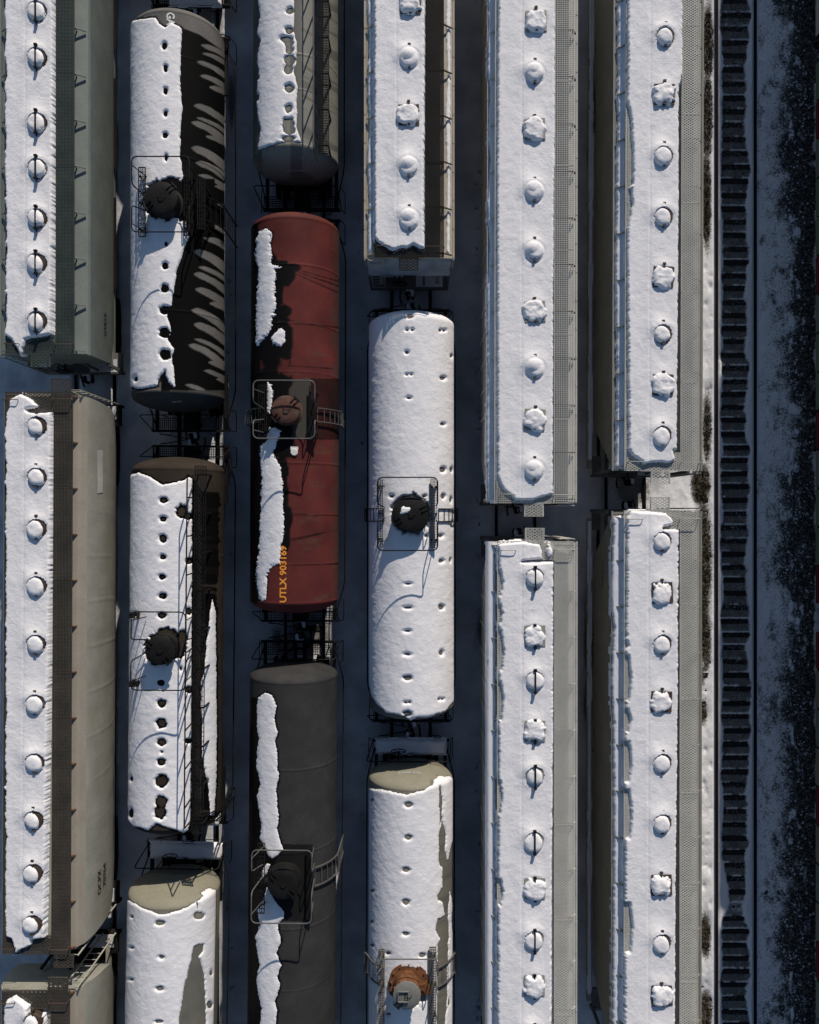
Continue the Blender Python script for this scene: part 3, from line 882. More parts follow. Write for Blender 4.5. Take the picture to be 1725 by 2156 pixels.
    if rail:
        rx0, rx1, ry0, ry1, gl, gr = rail            # gl, gr: openings (y range) in the long sides
        x0, yb_ = c.L(rx0, ry1, zr); x1, yt_ = c.L(rx1, ry0, zr)
        g0, g1 = (c.L(rx0, gl[1], zr)[1], c.L(rx0, gl[0], zr)[1])
        rb = MB(); rr = 0.021
        xi = 0.2
        def leg(x, s): return (x - s * xi, zp)
        for yA, yB in ((yt_, g1), (yb_, g0)):
            sgn = 1 if yA > yB else -1
            pts = [(x0 + xi, yB - sgn * 0.12, zp - 0.05), (x0, yB, zr - 0.12), (x0, yB + sgn * 0.1, zr), (x0, yA, zr), (x1, yA, zr), (x1, yB + sgn * 0.1, zr), (x1, yB, zr - 0.12), (x1 - xi * 0.1, yB - sgn * 0.06, zp - 0.05)]
            rb.tube(round_path(pts, 0.2), rr, 8)
            for x, s in ((x0, -1), (x1, 1)):
                yy = yA - sgn * 0.28
                rb.tube([(x, yy, zr), (x + (xi if s < 0 else -0.05), yy, zp - 0.05)], rr * 0.85, 6)
        rb.build('railing', M[pipe], root)
    for (ldx0, ldx1, ldy0, ldy1, s) in ladders:
        y_a = c.L(ldx0, ldy1, zt)[1]; y_b = c.L(ldx0, ldy0, zt)[1]
        lb = MB()
        t0 = 0.62; t1 = 1.5
        for y in (y_a, y_b):
            pts = [(s * (R + 0.1) * math.sin(t), y, zc + (R + 0.1) * math.cos(t)) for t in np.linspace(t0, t1, 10)]
            pts.append((s * (R + 0.14), y, 1.1))
            for p, q in zip(pts[:-1], pts[1:]): lb.bar(p, q, 0.03, 0.05)
        for k in range(10):
            t = t0 + (2.1 - t0) * k / 9
            if t < 1.5: p = (s * (R + 0.1) * math.sin(t), zc + (R + 0.1) * math.cos(t))
            else: p = (s * (R + 0.13), zc - (t - 1.5) * 1.9)
            lb.tube([(p[0], y_a, p[1]), (p[0], y_b, p[1])], 0.013, 6)
        cage = [(s * (R + 0.08), y_a - 0.02, zc + 0.5), (s * (R + 0.14), y_a - 0.02, zc + 0.35), (s * (R + 0.14), y_b + 0.02, zc + 0.35), (s * (R + 0.08), y_b + 0.02, zc + 0.5)]
        lb.tube(round_path(cage, 0.1), 0.018, 6)
        lb.build('side_ladder', M[pipe], root, False)
    # --- full length running board and hand rail
    if long_board:
        bx0, bx1, e0, e1, stl, zb = long_board
        zb = zt + zb
        a0, b0 = c.L(bx0, e1, zb); a1, b1 = c.L(bx1, e0, zb)
        cxm_ = (a0 + a1) / 2; hwid = abs(wx(bx1, zb) - wx(bx0, zb)) / 2
        g = MB(); nseg = 5
        for k in range(nseg): grating(g, cxm_ - hwid, cxm_ + hwid, b0 + (b1 - b0) * k / nseg + 0.01, b0 + (b1 - b0) * (k + 1) / nseg - 0.01, zb, stl, 0.055)
        brd = g.build('running_board', M[grate], root, False)
        for k in range(10):
            sb = MB()
            y = b0 + 0.3 + (b1 - b0 - 0.6) * k / 9
            for x in (cxm_ - hwid + 0.03, cxm_ + hwid - 0.03):
                sb.bar((x, y, surf(x) - 0.05), (x, y, zb - 0.03), 0.05, 0.05)
            sb.bar((cxm_ - hwid, y, zb - 0.06), (cxm_ + hwid, y, zb - 0.06), 0.05, 0.04)
            sb.build('leg', M[grate], brd, False)
    if long_rail:
        lrx, e0, e1, k_n, zl, bx = long_rail
        z = zt + zl
        a0, b0 = c.L(lrx, e1, z); a1, b1 = c.L(lrx, e0, z)
        lb = MB(); xm = (a0 + a1) / 2; xb = c.L(bx, (e0 + e1) / 2, zt)[0]
        lb.tube(round_path([(xb, b0, zt), (xm, b0 + 0.1, z), (xm, b1 - 0.1, z), (xb, b1, zt)], 0.12), 0.024, 8)
        for k in range(k_n):
            y = b0 + (b1 - b0) * (k + 0.6) / (k_n + 0.2)
            lb.tube([(xm, y, z), (xb, y, zt - 0.05)], 0.024, 6)
        lb.build('hand_rail', M[pipe], root)
    # --- underframe, end decks
    ub = MB()
    ub.box(-0.25, 0.25, y0 - depth - 0.5, y0 + 2.2, 0.72, zc - R + 0.12); ub.box(-0.25, 0.25, y1 - 2.2, y1 + depth + 0.5, 0.72, zc - R + 0.12)
    for y in (y0 + 1.2, y1 - 1.2):
        ub.prism([(-1.25, zc - R * 0.55), (-1.1, 0.95), (1.1, 0.95), (1.25, zc - R * 0.55), (0.7, zc - R * 0.85), (0, zc - R * 0.98), (-0.7, zc - R * 0.85)], y - 0.25, y + 0.25, 'y')
    for s in (-1, 1):
        ub.tube(round_path([(s * 1.3, y0 - depth - 0.4, 1.15), (s * (R + 0.12), y0 + 0.4, 1.3), (s * (R + 0.12), y1 - 0.4, 1.3), (s * 1.3, y1 + depth + 0.4, 1.15)], 0.3), 0.024, 6)
    ub.build('underframe', M['under'], root)
    for s, y in ((-1, y0 - depth), (1, y1 + depth)):
        g = MB(); ya_, yb_ = sorted((y + s * 0.04, y + s * 0.5))
        grating(g, -1.42, 1.42, ya_, yb_, 1.2, 'square', 0.08)
        g.box(-1.45, 1.45, *sorted((y + s * 0.5, y + s * 0.56)), 1.0, 1.2)
        for x in (-1.3, 1.3): g.box(x - 0.06, x + 0.06, *sorted((y - s * 1.6, y + s * 0.5)), 1.02, 1.14)
        dk = g.build('end_deck', M['black'], root, False)
        r = MB(); yi = y + s * 0.05; yo = y + s * 0.52
        r.tube(round_path([(-1.42, yo, 1.2), (-1.62, yi, 2.15), (1.42, yi, 2.15), (1.5, yo, 1.2)], 0.12), 0.02, 6)
        for x in (-0.8, 0.75): r.tube([(x, yi, 2.15), (x, yi, 1.2)], 0.018, 6)
        for x in (-1.5, 1.5):
            r.tube(round_path([(x, y - s * 0.25, 1.15), (x + (0.1 if x > 0 else -0.1), y - s * 0.25, 0.7), (x + (0.1 if x > 0 else -0.1), yo, 0.7), (x, yo, 1.15)], 0.08), 0.016, 6)
        for x in (-1.0, 0.9):
            r.tube(round_path([(x - 0.22, yo, 1.05), (x - 0.22, yo + s * 0.13, 1.0), (x + 0.22, yo + s * 0.13, 1.0), (x + 0.22, yo, 1.05)], 0.05), 0.013, 6)
        r.tube([(-1.2, yo + s * 0.1, 0.9), (-0.1, yo + s * 0.3, 0.95)], 0.018, 6)
        r.build('deck_handrail', M['black'], dk)
        if s > 0:
            wb = MB(); wheel_brake(wb, -0.45 if seed % 2 else 0.3, y + 0.3, 1.75, 1, 0.26); wb.build('brake_wheel', M['black'], dk)
        for ds in deck_snow:
            if ds[0] != s: continue
            gx = np.arange(ds[1], ds[2], 0.035); gy = np.arange(-0.05, 0.62, 0.035)
            Xg, Yg = np.meshgrid(gx, gy, indexing='ij')
            q = np.minimum(np.minimum(Xg - ds[1] - 0.06, ds[2] - 0.06 - Xg), np.minimum(Yg, 0.56 - Yg)) + 0.12 * (fbm(Xg * 3, Yg * 3, seed + s) - 0.5)
            h = np.where(q > 0, 0.13 * np.sqrt(np.clip(q / 0.1, 0, 1)), -0.04)
            grid_mesh('deck_snow', Xg, y + s * (Yg + 0.02), 1.2 + h + 0.03 * (fbm(Xg * 2, Yg * 4, seed) - 0.5), M['snow'], keep=q > -0.03, parent=dk)
    running_gear(root, y0 - depth - 0.5, y1 + depth + 0.5, 1.9)
    # --- lettering
    for tx in texts:
        kind = tx[0]
        if kind == 'crown_up' or kind == 'crown_down':
            _, body_t, dx, dy, size, m, xs = tx
            lx, ly = c.L(dx, dy, surf(0.2))
            sg = 1 if kind == 'crown_up' else -1
            f = lambda u, v: Vector((lx - sg * v, ly + sg * u, surf(lx - sg * v) + 0.012))
        else:
            _, body_t, dx, dy, size, m, xs = tx
            s = 1 if kind == 'head_top' else -1
            ye = y1 if s > 0 else y0
            def hy(lx, z):
                q = (lx * lx + (z - zc) ** 2) / (R * R)
                return ye + s * depth * math.sqrt(max(0.0, 1 - q))
            zz = np.linspace(zc - 0.6 * R, zt - 0.05, 200)
            best = min(zz, key=lambda z: abs(c.D(0, hy(0, z), z)[1] - dy))
            lx = c.L(dx, dy, best)[0]
            f = lambda u, v: Vector((lx - s * u, hy(lx - s * u, best + v) + s * 0.012, best + v))
        text_mesh('lettering', body_t, size, f, M[m], root, 1.0, 0.03, xs)
    if extra: extra(c, R, zc, zt, surf)
    return c

# ------------------------------------------------------------------ ground: one sheet, snow with bare ballast
BARE = [  # bare or thinly covered ground on the sheet (x, y, rx, ry, strength)
    (488, 215, 11, 80, 0.8), (484, 985, 10, 60, 0.6), (1249, 230, 10, 75, 1.0), (1243, 330, 10, 60, 0.8), (1240, 1350, 13, 130, 1.0),
    (1238, 1480, 12, 70, 0.9), (1012, 1325, 14, 50, 0.7), (486, 1160, 9, 40, 0.4), (650, 1335, 62, 52, 0.9), (585, 1345, 22, 40, 0.7),
    (1330, 1030, 46, 45, 1.0), (1240, 1690, 8, 40, 0.6), (640, 405, 60, 40, 0.5), (480, 1905, 10, 30, 0.5), (1480, 1180, 24, 175, 1.05),
    (1475, 1020, 26, 60, 1.1), (1488, 900, 14, 110, 0.9), (1490, 90, 15, 110, 1.1), (1489, 240, 14, 130, 1.1), (1487, 420, 13, 150, 1.0), (1480, 1280, 16, 130, 1.0),
    (1486, 1350, 14, 90, 1.0), (1478, 1420, 14, 60, 0.6), (1484, 1970, 15, 60, 1.1), (1486, 2130, 17, 60, 1.1), (1480, 1500, 14, 40, 0.8),
    (765, 1900, 6, 30, 0.35), (762, 1760, 5, 60, 0.3), (1085, 60, 5, 40, 0.3), (760, 1240, 5, 60, 0.3)]

def tie_list():
    rs = np.random.RandomState(3); y = -20.6; out = []
    while y < 20.6:
        out.append((rs.uniform(-0.04, 0.04), y, rs.uniform(-0.012, 0.008), rs.uniform(-0.02, 0.02)))
        y += 0.532 + rs.uniform(-0.035, 0.035)
    return out
TIES = tie_list()
def bare_mask(px, py):
    b = np.zeros(px.shape)
    for x, y, rx, ry, st in BARE:
        e = 1.25 - np.sqrt(((px - x) / rx) ** 2 + ((py - y) / ry) ** 2)
        b = np.maximum(b, np.clip(e, 0, 1) * st)
    # between the rails of the open track: ties and ballast showing through
    wl = 1519 + 5 * (fbm(py / 45, px * 0 + 1, 3) - 0.5) * 2 + 6 * (fbm(py / 22, px * 0, 5) - 0.5)
    wr = 1574 + 11 * (fbm(py / 60, px * 0 + 7, 4) - 0.5) * 2 + 9 * (fbm(py / 20, px * 0, 6) - 0.5)
    drift = np.exp(-((py - 1890) / 45) ** 2) * 14
    wl = wl + drift
    b = np.maximum(b, np.clip((np.minimum(px - wl, wr - px)) / 7 + 0.5 + 0.4 * (fbm(px / 5, py / 5, 33) - 0.5), 0, 1) * (0.8 + 0.4 * (fbm(px / 9, py / 6, 31) - 0.5)))
    lip = np.zeros(px.shape)
    for dx_, y, dz_, a_ in TIES:
        yd = CY - (y + 0.135) * FL / HC
        m = (abs(py - yd) < 7) & (px > 1510) & (px < 1590)
        if m.any(): lip[m] = np.maximum(lip[m], np.exp(-((py[m] - yd) / 1.6) ** 2) * (fbm(px[m] / 18, px[m] * 0 + y * 9, 2) > 0.42))
    b = b * (1 - 0.75 * lip)
    spots = (vn(px / 5, py / 7, 41) > 0.86) & (fbm(px / 60, py / 90, 42) > 0.42) & (px < 1290)
    for xc in (762, 486, 1243, 1008):
        b = np.maximum(b, spots * 0.7 * np.exp(-((px - xc) / 9) ** 2))
    cover = np.exp(-((py - 1905) / 22) ** 2)
    b = np.where((px > 1515) & (px < 1585), b * (1 - 0.3 * cover), b)
    # thin snow over cinders right of the track, then bare cinders
    q = px + 26 * (fbm(py / 130, px * 0 + 3, 8) - 0.5) * 2 + 22 * (fbm(py / 34, px / 46, 9) - 0.5) * 2
    ramp = np.interp(q, [1588, 1597, 1626, 1645, 1662, 1680, 1722, 1740], [0.0, 0.33, 0.33, 0.45, 0.62, 0.85, 0.9, 0.7]) + 0.24 * (fbm(py / 11, px / 11, 15) - 0.5)
    ramp = ramp + 0.2 * np.clip((fbm(py / 30, px / 16, 19) - 0.5) * 3, 0, 1) * (px < 1650) - 0.3 * np.clip((fbm(py / 26, px / 14, 23) - 0.6) * 9, 0, 1) * (px > 1660)
    ramp = ramp - 0.5 * np.clip((px - 1712 + 20 * (fbm(py / 50, px * 0, 27) - 0.5)) / 6, 0, 1) * (fbm(py / 70, px * 0 + 3, 29) > 0.47)
    b = np.where(px > 1588, np.maximum(b, ramp), b)
    thin = 0.3 * np.exp(-((px - 1602) / 12) ** 2) * (fbm(py / 30, px / 14, 2) > 0.5)
    return np.maximum(b, thin)

def make_ground():
    def axis(lo, hi, st, far):
        f = np.arange(lo, hi + 1e-6, st)
        out = []; x = lo; d = st
        while x > -far: d *= 1.5; x -= d; out.append(x)
        out = out[::-1]; x = hi; d = st; post = []
        while x < far: d *= 1.5; x += d; post.append(x)
        return np.array(out + f.tolist() + post)
    gx = np.concatenate([axis(-17, 9.0, 0.085, 900)[lambda a: a < 9.0] if False else axis(-17, 9.0, 0.085, 900)])
    left = gx[gx < 9.0]
    fine = np.arange(9.0, 16.6, 0.045)
    right = axis(-17, 16.6, 0.085, 900); right = right[right > 16.6]
    gx = np.concatenate([left, fine, right])
    gy = axis(-21, 21, 0.06, 900)
    X, Y = np.meshgrid(gx, gy, indexing='ij')
    px = CX + X * FL / HC; py = CY - Y * FL / HC
    b = bare_mask(px, py)
    near = (abs(X) < 40) & (abs(Y) < 40)
    sn = 0.10 * (fbm(X * 0.9, Y * 0.35, 1) - 0.5) + 0.05 * (fbm(X * 3.1, Y * 2.4, 2) - 0.5) + 0.02 * (fbm(X * 11, Y * 11, 3) - 0.5)
    strip = np.exp(-((X - 11.45) / 0.45) ** 2)
    sn = sn + strip * (0.16 * (fbm(X * 1.2, Y * 0.8, 21) - 0.5) + 0.1 * np.clip(vn(X * 5, Y * 5, 22) - 0.75, 0, 1) * -2)
    # footprints of a walker along the aisle and beside the open track
    for x0, seed in ((-1.75, 5), (11.62, 6)):
        rs = np.random.RandomState(seed)
        for k in range(60):
            if seed == 6 and k % 7 > 2: continue
            fx = x0 + (0.12 if k % 2 else -0.12) + rs.uniform(-0.07, 0.07); fy = -20 + k * 0.67 + rs.uniform(-0.08, 0.08)
            sn = sn - 0.07 * np.exp(-((X - fx) / 0.07) ** 2 - ((Y - fy) / 0.13) ** 2)
    gv = 0.05 * (fbm(X * 6, Y * 6, 4) - 0.5) + 0.035 * (vn(X * 15, Y * 15, 7) - 0.5)
    speck = b * 1.0
    Z = np.where(near, (1 - speck) * (0.115 + sn) + speck * (-0.035 + gv * 0.7), 0.0)
    for tx in TRACKS:
        for s in (-0.7525, 0.7525):
            d = abs(X - tx - s)
            Z = np.where(near, np.where(d < 0.11, np.minimum(Z, 0.045), Z - 0.02 * np.exp(-(d / 0.2) ** 2)), Z)
    m, nt, bs = nodes('snowy_ground')
    v = coords(nt)
    a = N(nt, 'ShaderNodeAttribute', attribute_name='bare')
    _, nA = noise_fac(nt, 13, 0, 1, 8, v, 0.75)
    _, nB = noise_fac(nt, 55, 0, 1, 4, v, 0.75)
    ad = nt.nodes.new('ShaderNodeMath'); ad.operation = 'MULTIPLY_ADD'; ad.inputs[1].default_value = 1.3
    nt.links.new(nA.outputs['Fac'], ad.inputs[0]); nt.links.new(a.outputs['Fac'], ad.inputs[2])
    ad2 = nt.nodes.new('ShaderNodeMath'); ad2.operation = 'MULTIPLY_ADD'; ad2.inputs[1].default_value = 0.8
    nt.links.new(nB.outputs['Fac'], ad2.inputs[0]); nt.links.new(ad.outputs[0], ad2.inputs[2])
    mr = N(nt, 'ShaderNodeMapRange'); mr.inputs['From Min'].default_value = 1.40; mr.inputs['From Max'].default_value = 1.66
    nt.links.new(ad2.outputs[0], mr.inputs['Value'])
    f1, n1 = noise_fac(nt, 0.7, 0.35, 0.7, 5, v)
    snow = mixc(nt, f1, GROUND_SNOW[0], GROUND_SNOW[1])
    aw = N(nt, 'ShaderNodeAttribute', attribute_name='aisle_shade')
    snow = mixc(nt, aw.outputs['Fac'], snow, mixc(nt, f1, (0.74, 0.745, 0.77), (0.44, 0.45, 0.475)))  # aisle snow coloured darker to deepen the shade between the cars, with mottling
    f2, n2 = noise_fac(nt, 40, 0.35, 0.7, 3, v)
    f2b, n2b = noise_fac(nt, 1.1, 0.4, 0.62, 4, v)
    cind = mixc(nt, f2, (0.1, 0.097, 0.093), (0.34, 0.33, 0.31))
    ac = N(nt, 'ShaderNodeAttribute', attribute_name='cinder')
    cind = mixc(nt, ac.outputs['Fac'], cind, mixc(nt, f2, (0.02, 0.019, 0.018), (0.08, 0.077, 0.073)))
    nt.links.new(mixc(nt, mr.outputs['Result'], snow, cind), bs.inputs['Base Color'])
    bs.inputs['Roughness'].default_value = 0.85; bs.inputs['Specular IOR Level'].default_value = 0.15
    bump(nt, bs, [(nA.outputs['Fac'], 0.5, 0.05), (nB.outputs['Fac'], 0.7, 0.03)])
    o = grid_mesh('ground', X, Y, Z, m, attrs={'bare': b, 'cinder': np.clip((px - 1590) / 30, 0, 1), 'aisle_shade': np.clip((9.2 - X) / 0.6, 0, 1)})
    o['kind'] = 'structure'
    return o

TRACKS = [-12.27, -8.24, -4.09, 0.06, 4.14, 8.42, 12.74, 16.95]
GROUND_SNOW = ((0.88, 0.89, 0.91), (0.82, 0.83, 0.86))
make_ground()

# ------------------------------------------------------------------ tracks
TRACK_LABELS = ['snow buried railway track under the green grey and tan hopper cars, first from the left',
                'snow buried railway track under the black, brown and olive tank cars, second from the left',
                'snow buried railway track under the dull red tank car, with bare dark gaps',
                'snow buried railway track under the fully snow covered white tank car',
                'snow buried railway track between the two pale hopper columns and the tank cars',
                'snow buried railway track under the pale hopper cars next to the open track',
                'open railway track with dark ties and two black rails showing through snow',
                'railway track at the right picture edge under the tall wagons']
def rail_prof(x): return [(x - 0.075, 0.0), (x + 0.075, 0.0), (x + 0.075, 0.02), (x + 0.015, 0.045), (x + 0.015, 0.12), (x + 0.05, 0.13), (x + 0.05, 0.185), (x - 0.05, 0.185), (x - 0.05, 0.13), (x - 0.015, 0.12), (x - 0.015, 0.045), (x - 0.075, 0.02)]
tie_b = MB(); tie_b.prism([(-1.3, -0.14), (1.3, -0.14), (1.3, 0.01), (1.28, 0.025), (-1.28, 0.025), (-1.3, 0.01)], -0.1, 0.1, 'y')
TIE = tie_b.mesh('tie', M['wood'])
for i, tx in enumerate(TRACKS):
    t = empty('railway_track', (tx, 0, 0))
    tag(t, TRACK_LABELS[i], 'railway track', 'parallel railway tracks')
    for s in (-0.7525, 0.7525):
        r = MB(); r.prism(rail_prof(s), -45, 45, 'y'); r.build('rail', M['rail'], t, False).location = (0, 0, -0.06)
    if i == 6:
        for dx_, y, dz_, a_ in TIES: link('tie', TIE, t, (dx_, y, dz_), a_)
    if i == 2:
        for y in np.arange(-7.2, -2.5, 0.53): link('tie', TIE, t, (0, y, -0.012), 0)

# ------------------------------------------------------------------ loose ballast and weeds
def scatter(name, mat, n, region, smin, smax, seed, flat=0.7):
    rs = np.random.RandomState(seed)
    t = (1 + 5 ** 0.5) / 2
    ico = np.array([(-1, t, 0), (1, t, 0), (-1, -t, 0), (1, -t, 0), (0, -1, t), (0, 1, t), (0, -1, -t), (0, 1, -t), (t, 0, -1), (t, 0, 1), (-t, 0, -1), (-t, 0, 1)]) / 1.9
    fc = np.array([(0, 11, 5), (0, 5, 1), (0, 1, 7), (0, 7, 10), (0, 10, 11), (1, 5, 9), (5, 11, 4), (11, 10, 2), (10, 7, 6), (7, 1, 8), (3, 9, 4), (3, 4, 2), (3, 2, 6), (3, 6, 8), (3, 8, 9), (4, 9, 5), (2, 4, 11), (6, 2, 10), (8, 6, 7), (9, 8, 1)])
    P = region(rs, n); k = len(P)
    S = rs.uniform(smin, smax, (k, 1, 1)) * rs.uniform(0.6, 1.25, (k, 12, 1)) * np.array([1, 1, flat])[None, None]
    V = ico[None] * S
    a = rs.uniform(0, 6.28, k); ca, sa = np.cos(a)[:, None], np.sin(a)[:, None]
    V = np.stack([V[..., 0] * ca - V[..., 1] * sa, V[..., 0] * sa + V[..., 1] * ca, V[..., 2]], -1) + P[:, None]
    Fv = (fc[None] + (np.arange(k) * 12)[:, None, None]).reshape(-1, 3)
    me = bpy.data.meshes.new(name); me.from_pydata(V.reshape(-1, 3).tolist(), [], Fv.tolist()); me.materials.append(mat)
    return link(name, me)

def bare_region(x0, x1, y0, y1, thr):
    def f(rs, n):
        X = rs.uniform(x0, x1, n * 4); Y = rs.uniform(y0, y1, n * 4)
        b = bare_mask(CX + X * FL / HC, CY - Y * FL / HC)
        k = np.where(b > thr + rs.uniform(-0.1, 0.1, n * 4))[0][:n]
        return np.stack([X[k], Y[k], np.full(len(k), 0.0)], -1)
    return f
o = scatter('ballast_stones', M['stone'], 9000, bare_region(10.9, 12.0, -21, 21, 0.55), 0.02, 0.055, 1)
tag(o, 'brown grey ballast stones in the sunlit strip beside the open track', 'ballast', kind='stuff')
o = scatter('cinder_stones', M['stone'], 16000, bare_region(11.9, 16.2, -21, 21, 0.5), 0.015, 0.05, 2)
tag(o, 'dark cinders and stones on the bare ground right of the open track', 'ballast', kind='stuff')
def lumps(rs, n):
    X = rs.uniform(14.0, 16.0, n * 3); Y = rs.uniform(-21, 21, n * 3)
    b = bare_mask(CX + X * FL / HC, CY - Y * FL / HC)
    k = np.where((b > 0.5) & (rs.uniform(0, 1, n * 3) > (X - 14.0) / 2.3))[0][:n]
    return np.stack([X[k], Y[k], np.full(len(k), 0.01)], -1)
o = scatter('snow_lumps', M['snow_dull'], 1500, lumps, 0.012, 0.055, 3, 0.5)
tag(o, 'small frozen snow lumps scattered over the dark cinders', 'snow lumps', kind='stuff')

def weeds():
    rs = np.random.RandomState(8); P = bare_region(10.9, 11.95, -21, 21, 0.7)(rs, 2600)
    mb = MB()
    for p in P:
        for k in range(3):
            a = rs.uniform(0, 6.28); l = rs.uniform(0.06, 0.2); w = rs.uniform(0.008, 0.022)
            d = Vector((math.cos(a), math.sin(a), rs.uniform(0.4, 1.4))).normalized() * l
            q = Vector((-math.sin(a), math.cos(a), 0)) * w
            b = Vector(p)
            mb.add([b - q, b + q, b + d * 0.6 + q * 0.8, b + d + Vector((0, 0, -0.02)), b + d * 0.6 - q * 0.8], [(0, 1, 2, 3, 4)])
    o = mb.build('dry_weeds', M['weed'], None, False)
    tag(o, 'dry brown weeds growing among the ballast beside the pale hopper cars', 'weeds', kind='stuff')
weeds()

# ------------------------------------------------------------------ column 1: covered hoppers on the left
def fringe(x0, amp, ya, yb, pinch):
    out = []
    for y in np.arange(ya, yb, -7.0):
        x = x0 + amp * 2 * (float(fbm(np.array([y / 26.0]), np.array([x0 * 1.0]), 3)[0]) - 0.5)
        for p in pinch:
            if abs(y - p) < 6: x = 3 + abs(y - p)
        out.append((x, y))
    return out
def rows(x, ys, k='round'): return [(x, y, k) for y in ys]
hopper('grey green covered hopper car at top left with a dark running board grating', 77, 400, 23.9, 745, 0.0, body='hop_green', grate='grate_green',
       wk=(0.53, 1.13), hatches=rows(77, (-80, 22, 120, 257, 353, 459, 553, 675)), bar_mat='black',
       snow=[[(12, -60), (113, -60), (112, 300), (110, 520), (107, 704), (66, 712), (52, 716), (44, 744), (38, 746), (22, 716)] + fringe(8, 4, 704, -60, (15, 115, 219, 318, 418, 508, 614))],
       teeth=3.2, amp=1.2, pitch=0.045, steps=((-1, 0.02),), texts=((1, 'GVDX', 222, 683, 0.33, 0.9),), seed=2, melt=0.12, posts=False, zlow=2.35, endz=2.4, ladder=-1)
hopper('rust streaked tan hopper car with rounded sides lettered OCPX 70764, left edge', 72, 1420, 824, 2010, -0.0045, prof='round', body='hop_tan', grate='grate_brown', pitch=0.045,
       wk=(0.5, 1.12), hatches=[(77, 897, 'round'), (76, 1005, 'round'), (76, 1113, 'round'), (76, 1234, 'round'), (74, 1357, 'round'), (73, 1483, 'round'),
                             (72, 1607, 'round'), (70, 1728, 'round'), (68, 1840, 'round'), (67, 1948, 'round')], melt=0.125,
       snow=[[(14, 862), (17, 840), (40, 827), (62, 838), (78, 850), (78, 858), (55, 862), (60, 866), (108, 866), (107, 1100), (103, 1400), (98, 1700), (94, 1978), (66, 1982),
              (65, 1993), (45, 2003), (29, 2013), (22, 1980)] + fringe(8, 3, 1975, 866, (920, 1016, 1119, 1222, 1314, 1424, 1565, 1660))],
       teeth=3.2, amp=1.2, steps=((1, 0.72), (-1, 0.9)), seed=3, ladder=1, bracket_mat='rust', patch=(3.3, 3.62, 950, 1042),
       texts=((1, 'OCPX', 211, 1857, 0.3, 1.0), (1, '70764', 221.5, 1841, 0.3, 1.05)))
hopper('tan hopper car in the bottom left corner showing its white end ladder', 68, 2155, 2086, -16.7 - 18.6, -0.004, prof='round', body='hop_tan', grate='grate_brown', pitch=0.045,
       wk=(0.5, 1.12), hatches=rows(68, (2155, 2270)), melt=0.125,
       snow=[[(4, 2300), (5, 2125), (10, 2108), (30, 2099), (44, 2108), (61, 2120), (62, 2134), (92, 2140), (94, 2300)]], teeth=3.2, amp=1.2,
       steps=((1, 0.72),), seed=4, ladder=1, bracket_mat='rust')

# ------------------------------------------------------------------ column 2: tank cars
def fingers_b1(px, py, sf, xr):
    tips = [(424, 95, 7), (427, 112, 6), (415, 130, 7), (422, 159, 7), (441, 183, 8), (409, 222, 9), (415, 248, 5), (404, 258, 9), (433, 286, 6), (404, 312, 11),
            (413, 342, 9), (418, 368, 6), (452, 392, 6), (458, 430, 5), (430, 470, 6), (430, 501, 9), (409, 530, 12), (419, 562, 6), (409, 577, 9), (412, 609, 10), (441, 638, 8),
            (404, 653, 10), (409, 683, 11), (410, 714, 6), (398, 727, 9), (439, 762, 8), (430, 780, 6), (456, 798, 7), (391, 810, 6)]
    wet = np.where(px > 340, 1.0, 0.0)
    wob = 3 * (fbm(px / 20, py / 12, 3) - 0.5)
    for tx, ty, w in tips:
        d = px - tx
        cyc = ty + 0.16 * np.clip(d, 0, 99) + 0.0058 * np.clip(d, 0, 99) ** 2
        hw = 0.62 * w * np.sqrt(np.clip(d / 12, 0, 1)) * (1 + np.clip(d, 0, 60) / 95)
        wet = np.minimum(wet, np.clip((abs(py + wob - cyc) - hw) / 1.5 + 0.5, 0, 1) + (d < 0) * 1.0)
    line = np.interp(px, [270, 383, 420, 466, 474], [70, 58, 72, 104, 115])
    wet = np.minimum(wet, np.clip((py - line) / 2 + 0.5, 0, 1))
    band_ = ((py > 376) & (py < 500) & (px < 452)) * 1.0
    wet = np.maximum(wet, band_)
    wet = np.where((sf > -4.5) & (sf < 6), np.maximum(wet, 0.9), wet)
    wet = np.where(py > 822, 0.6, wet)
    return wet
def h_dome(x, y, r): return (x, y, r, r)
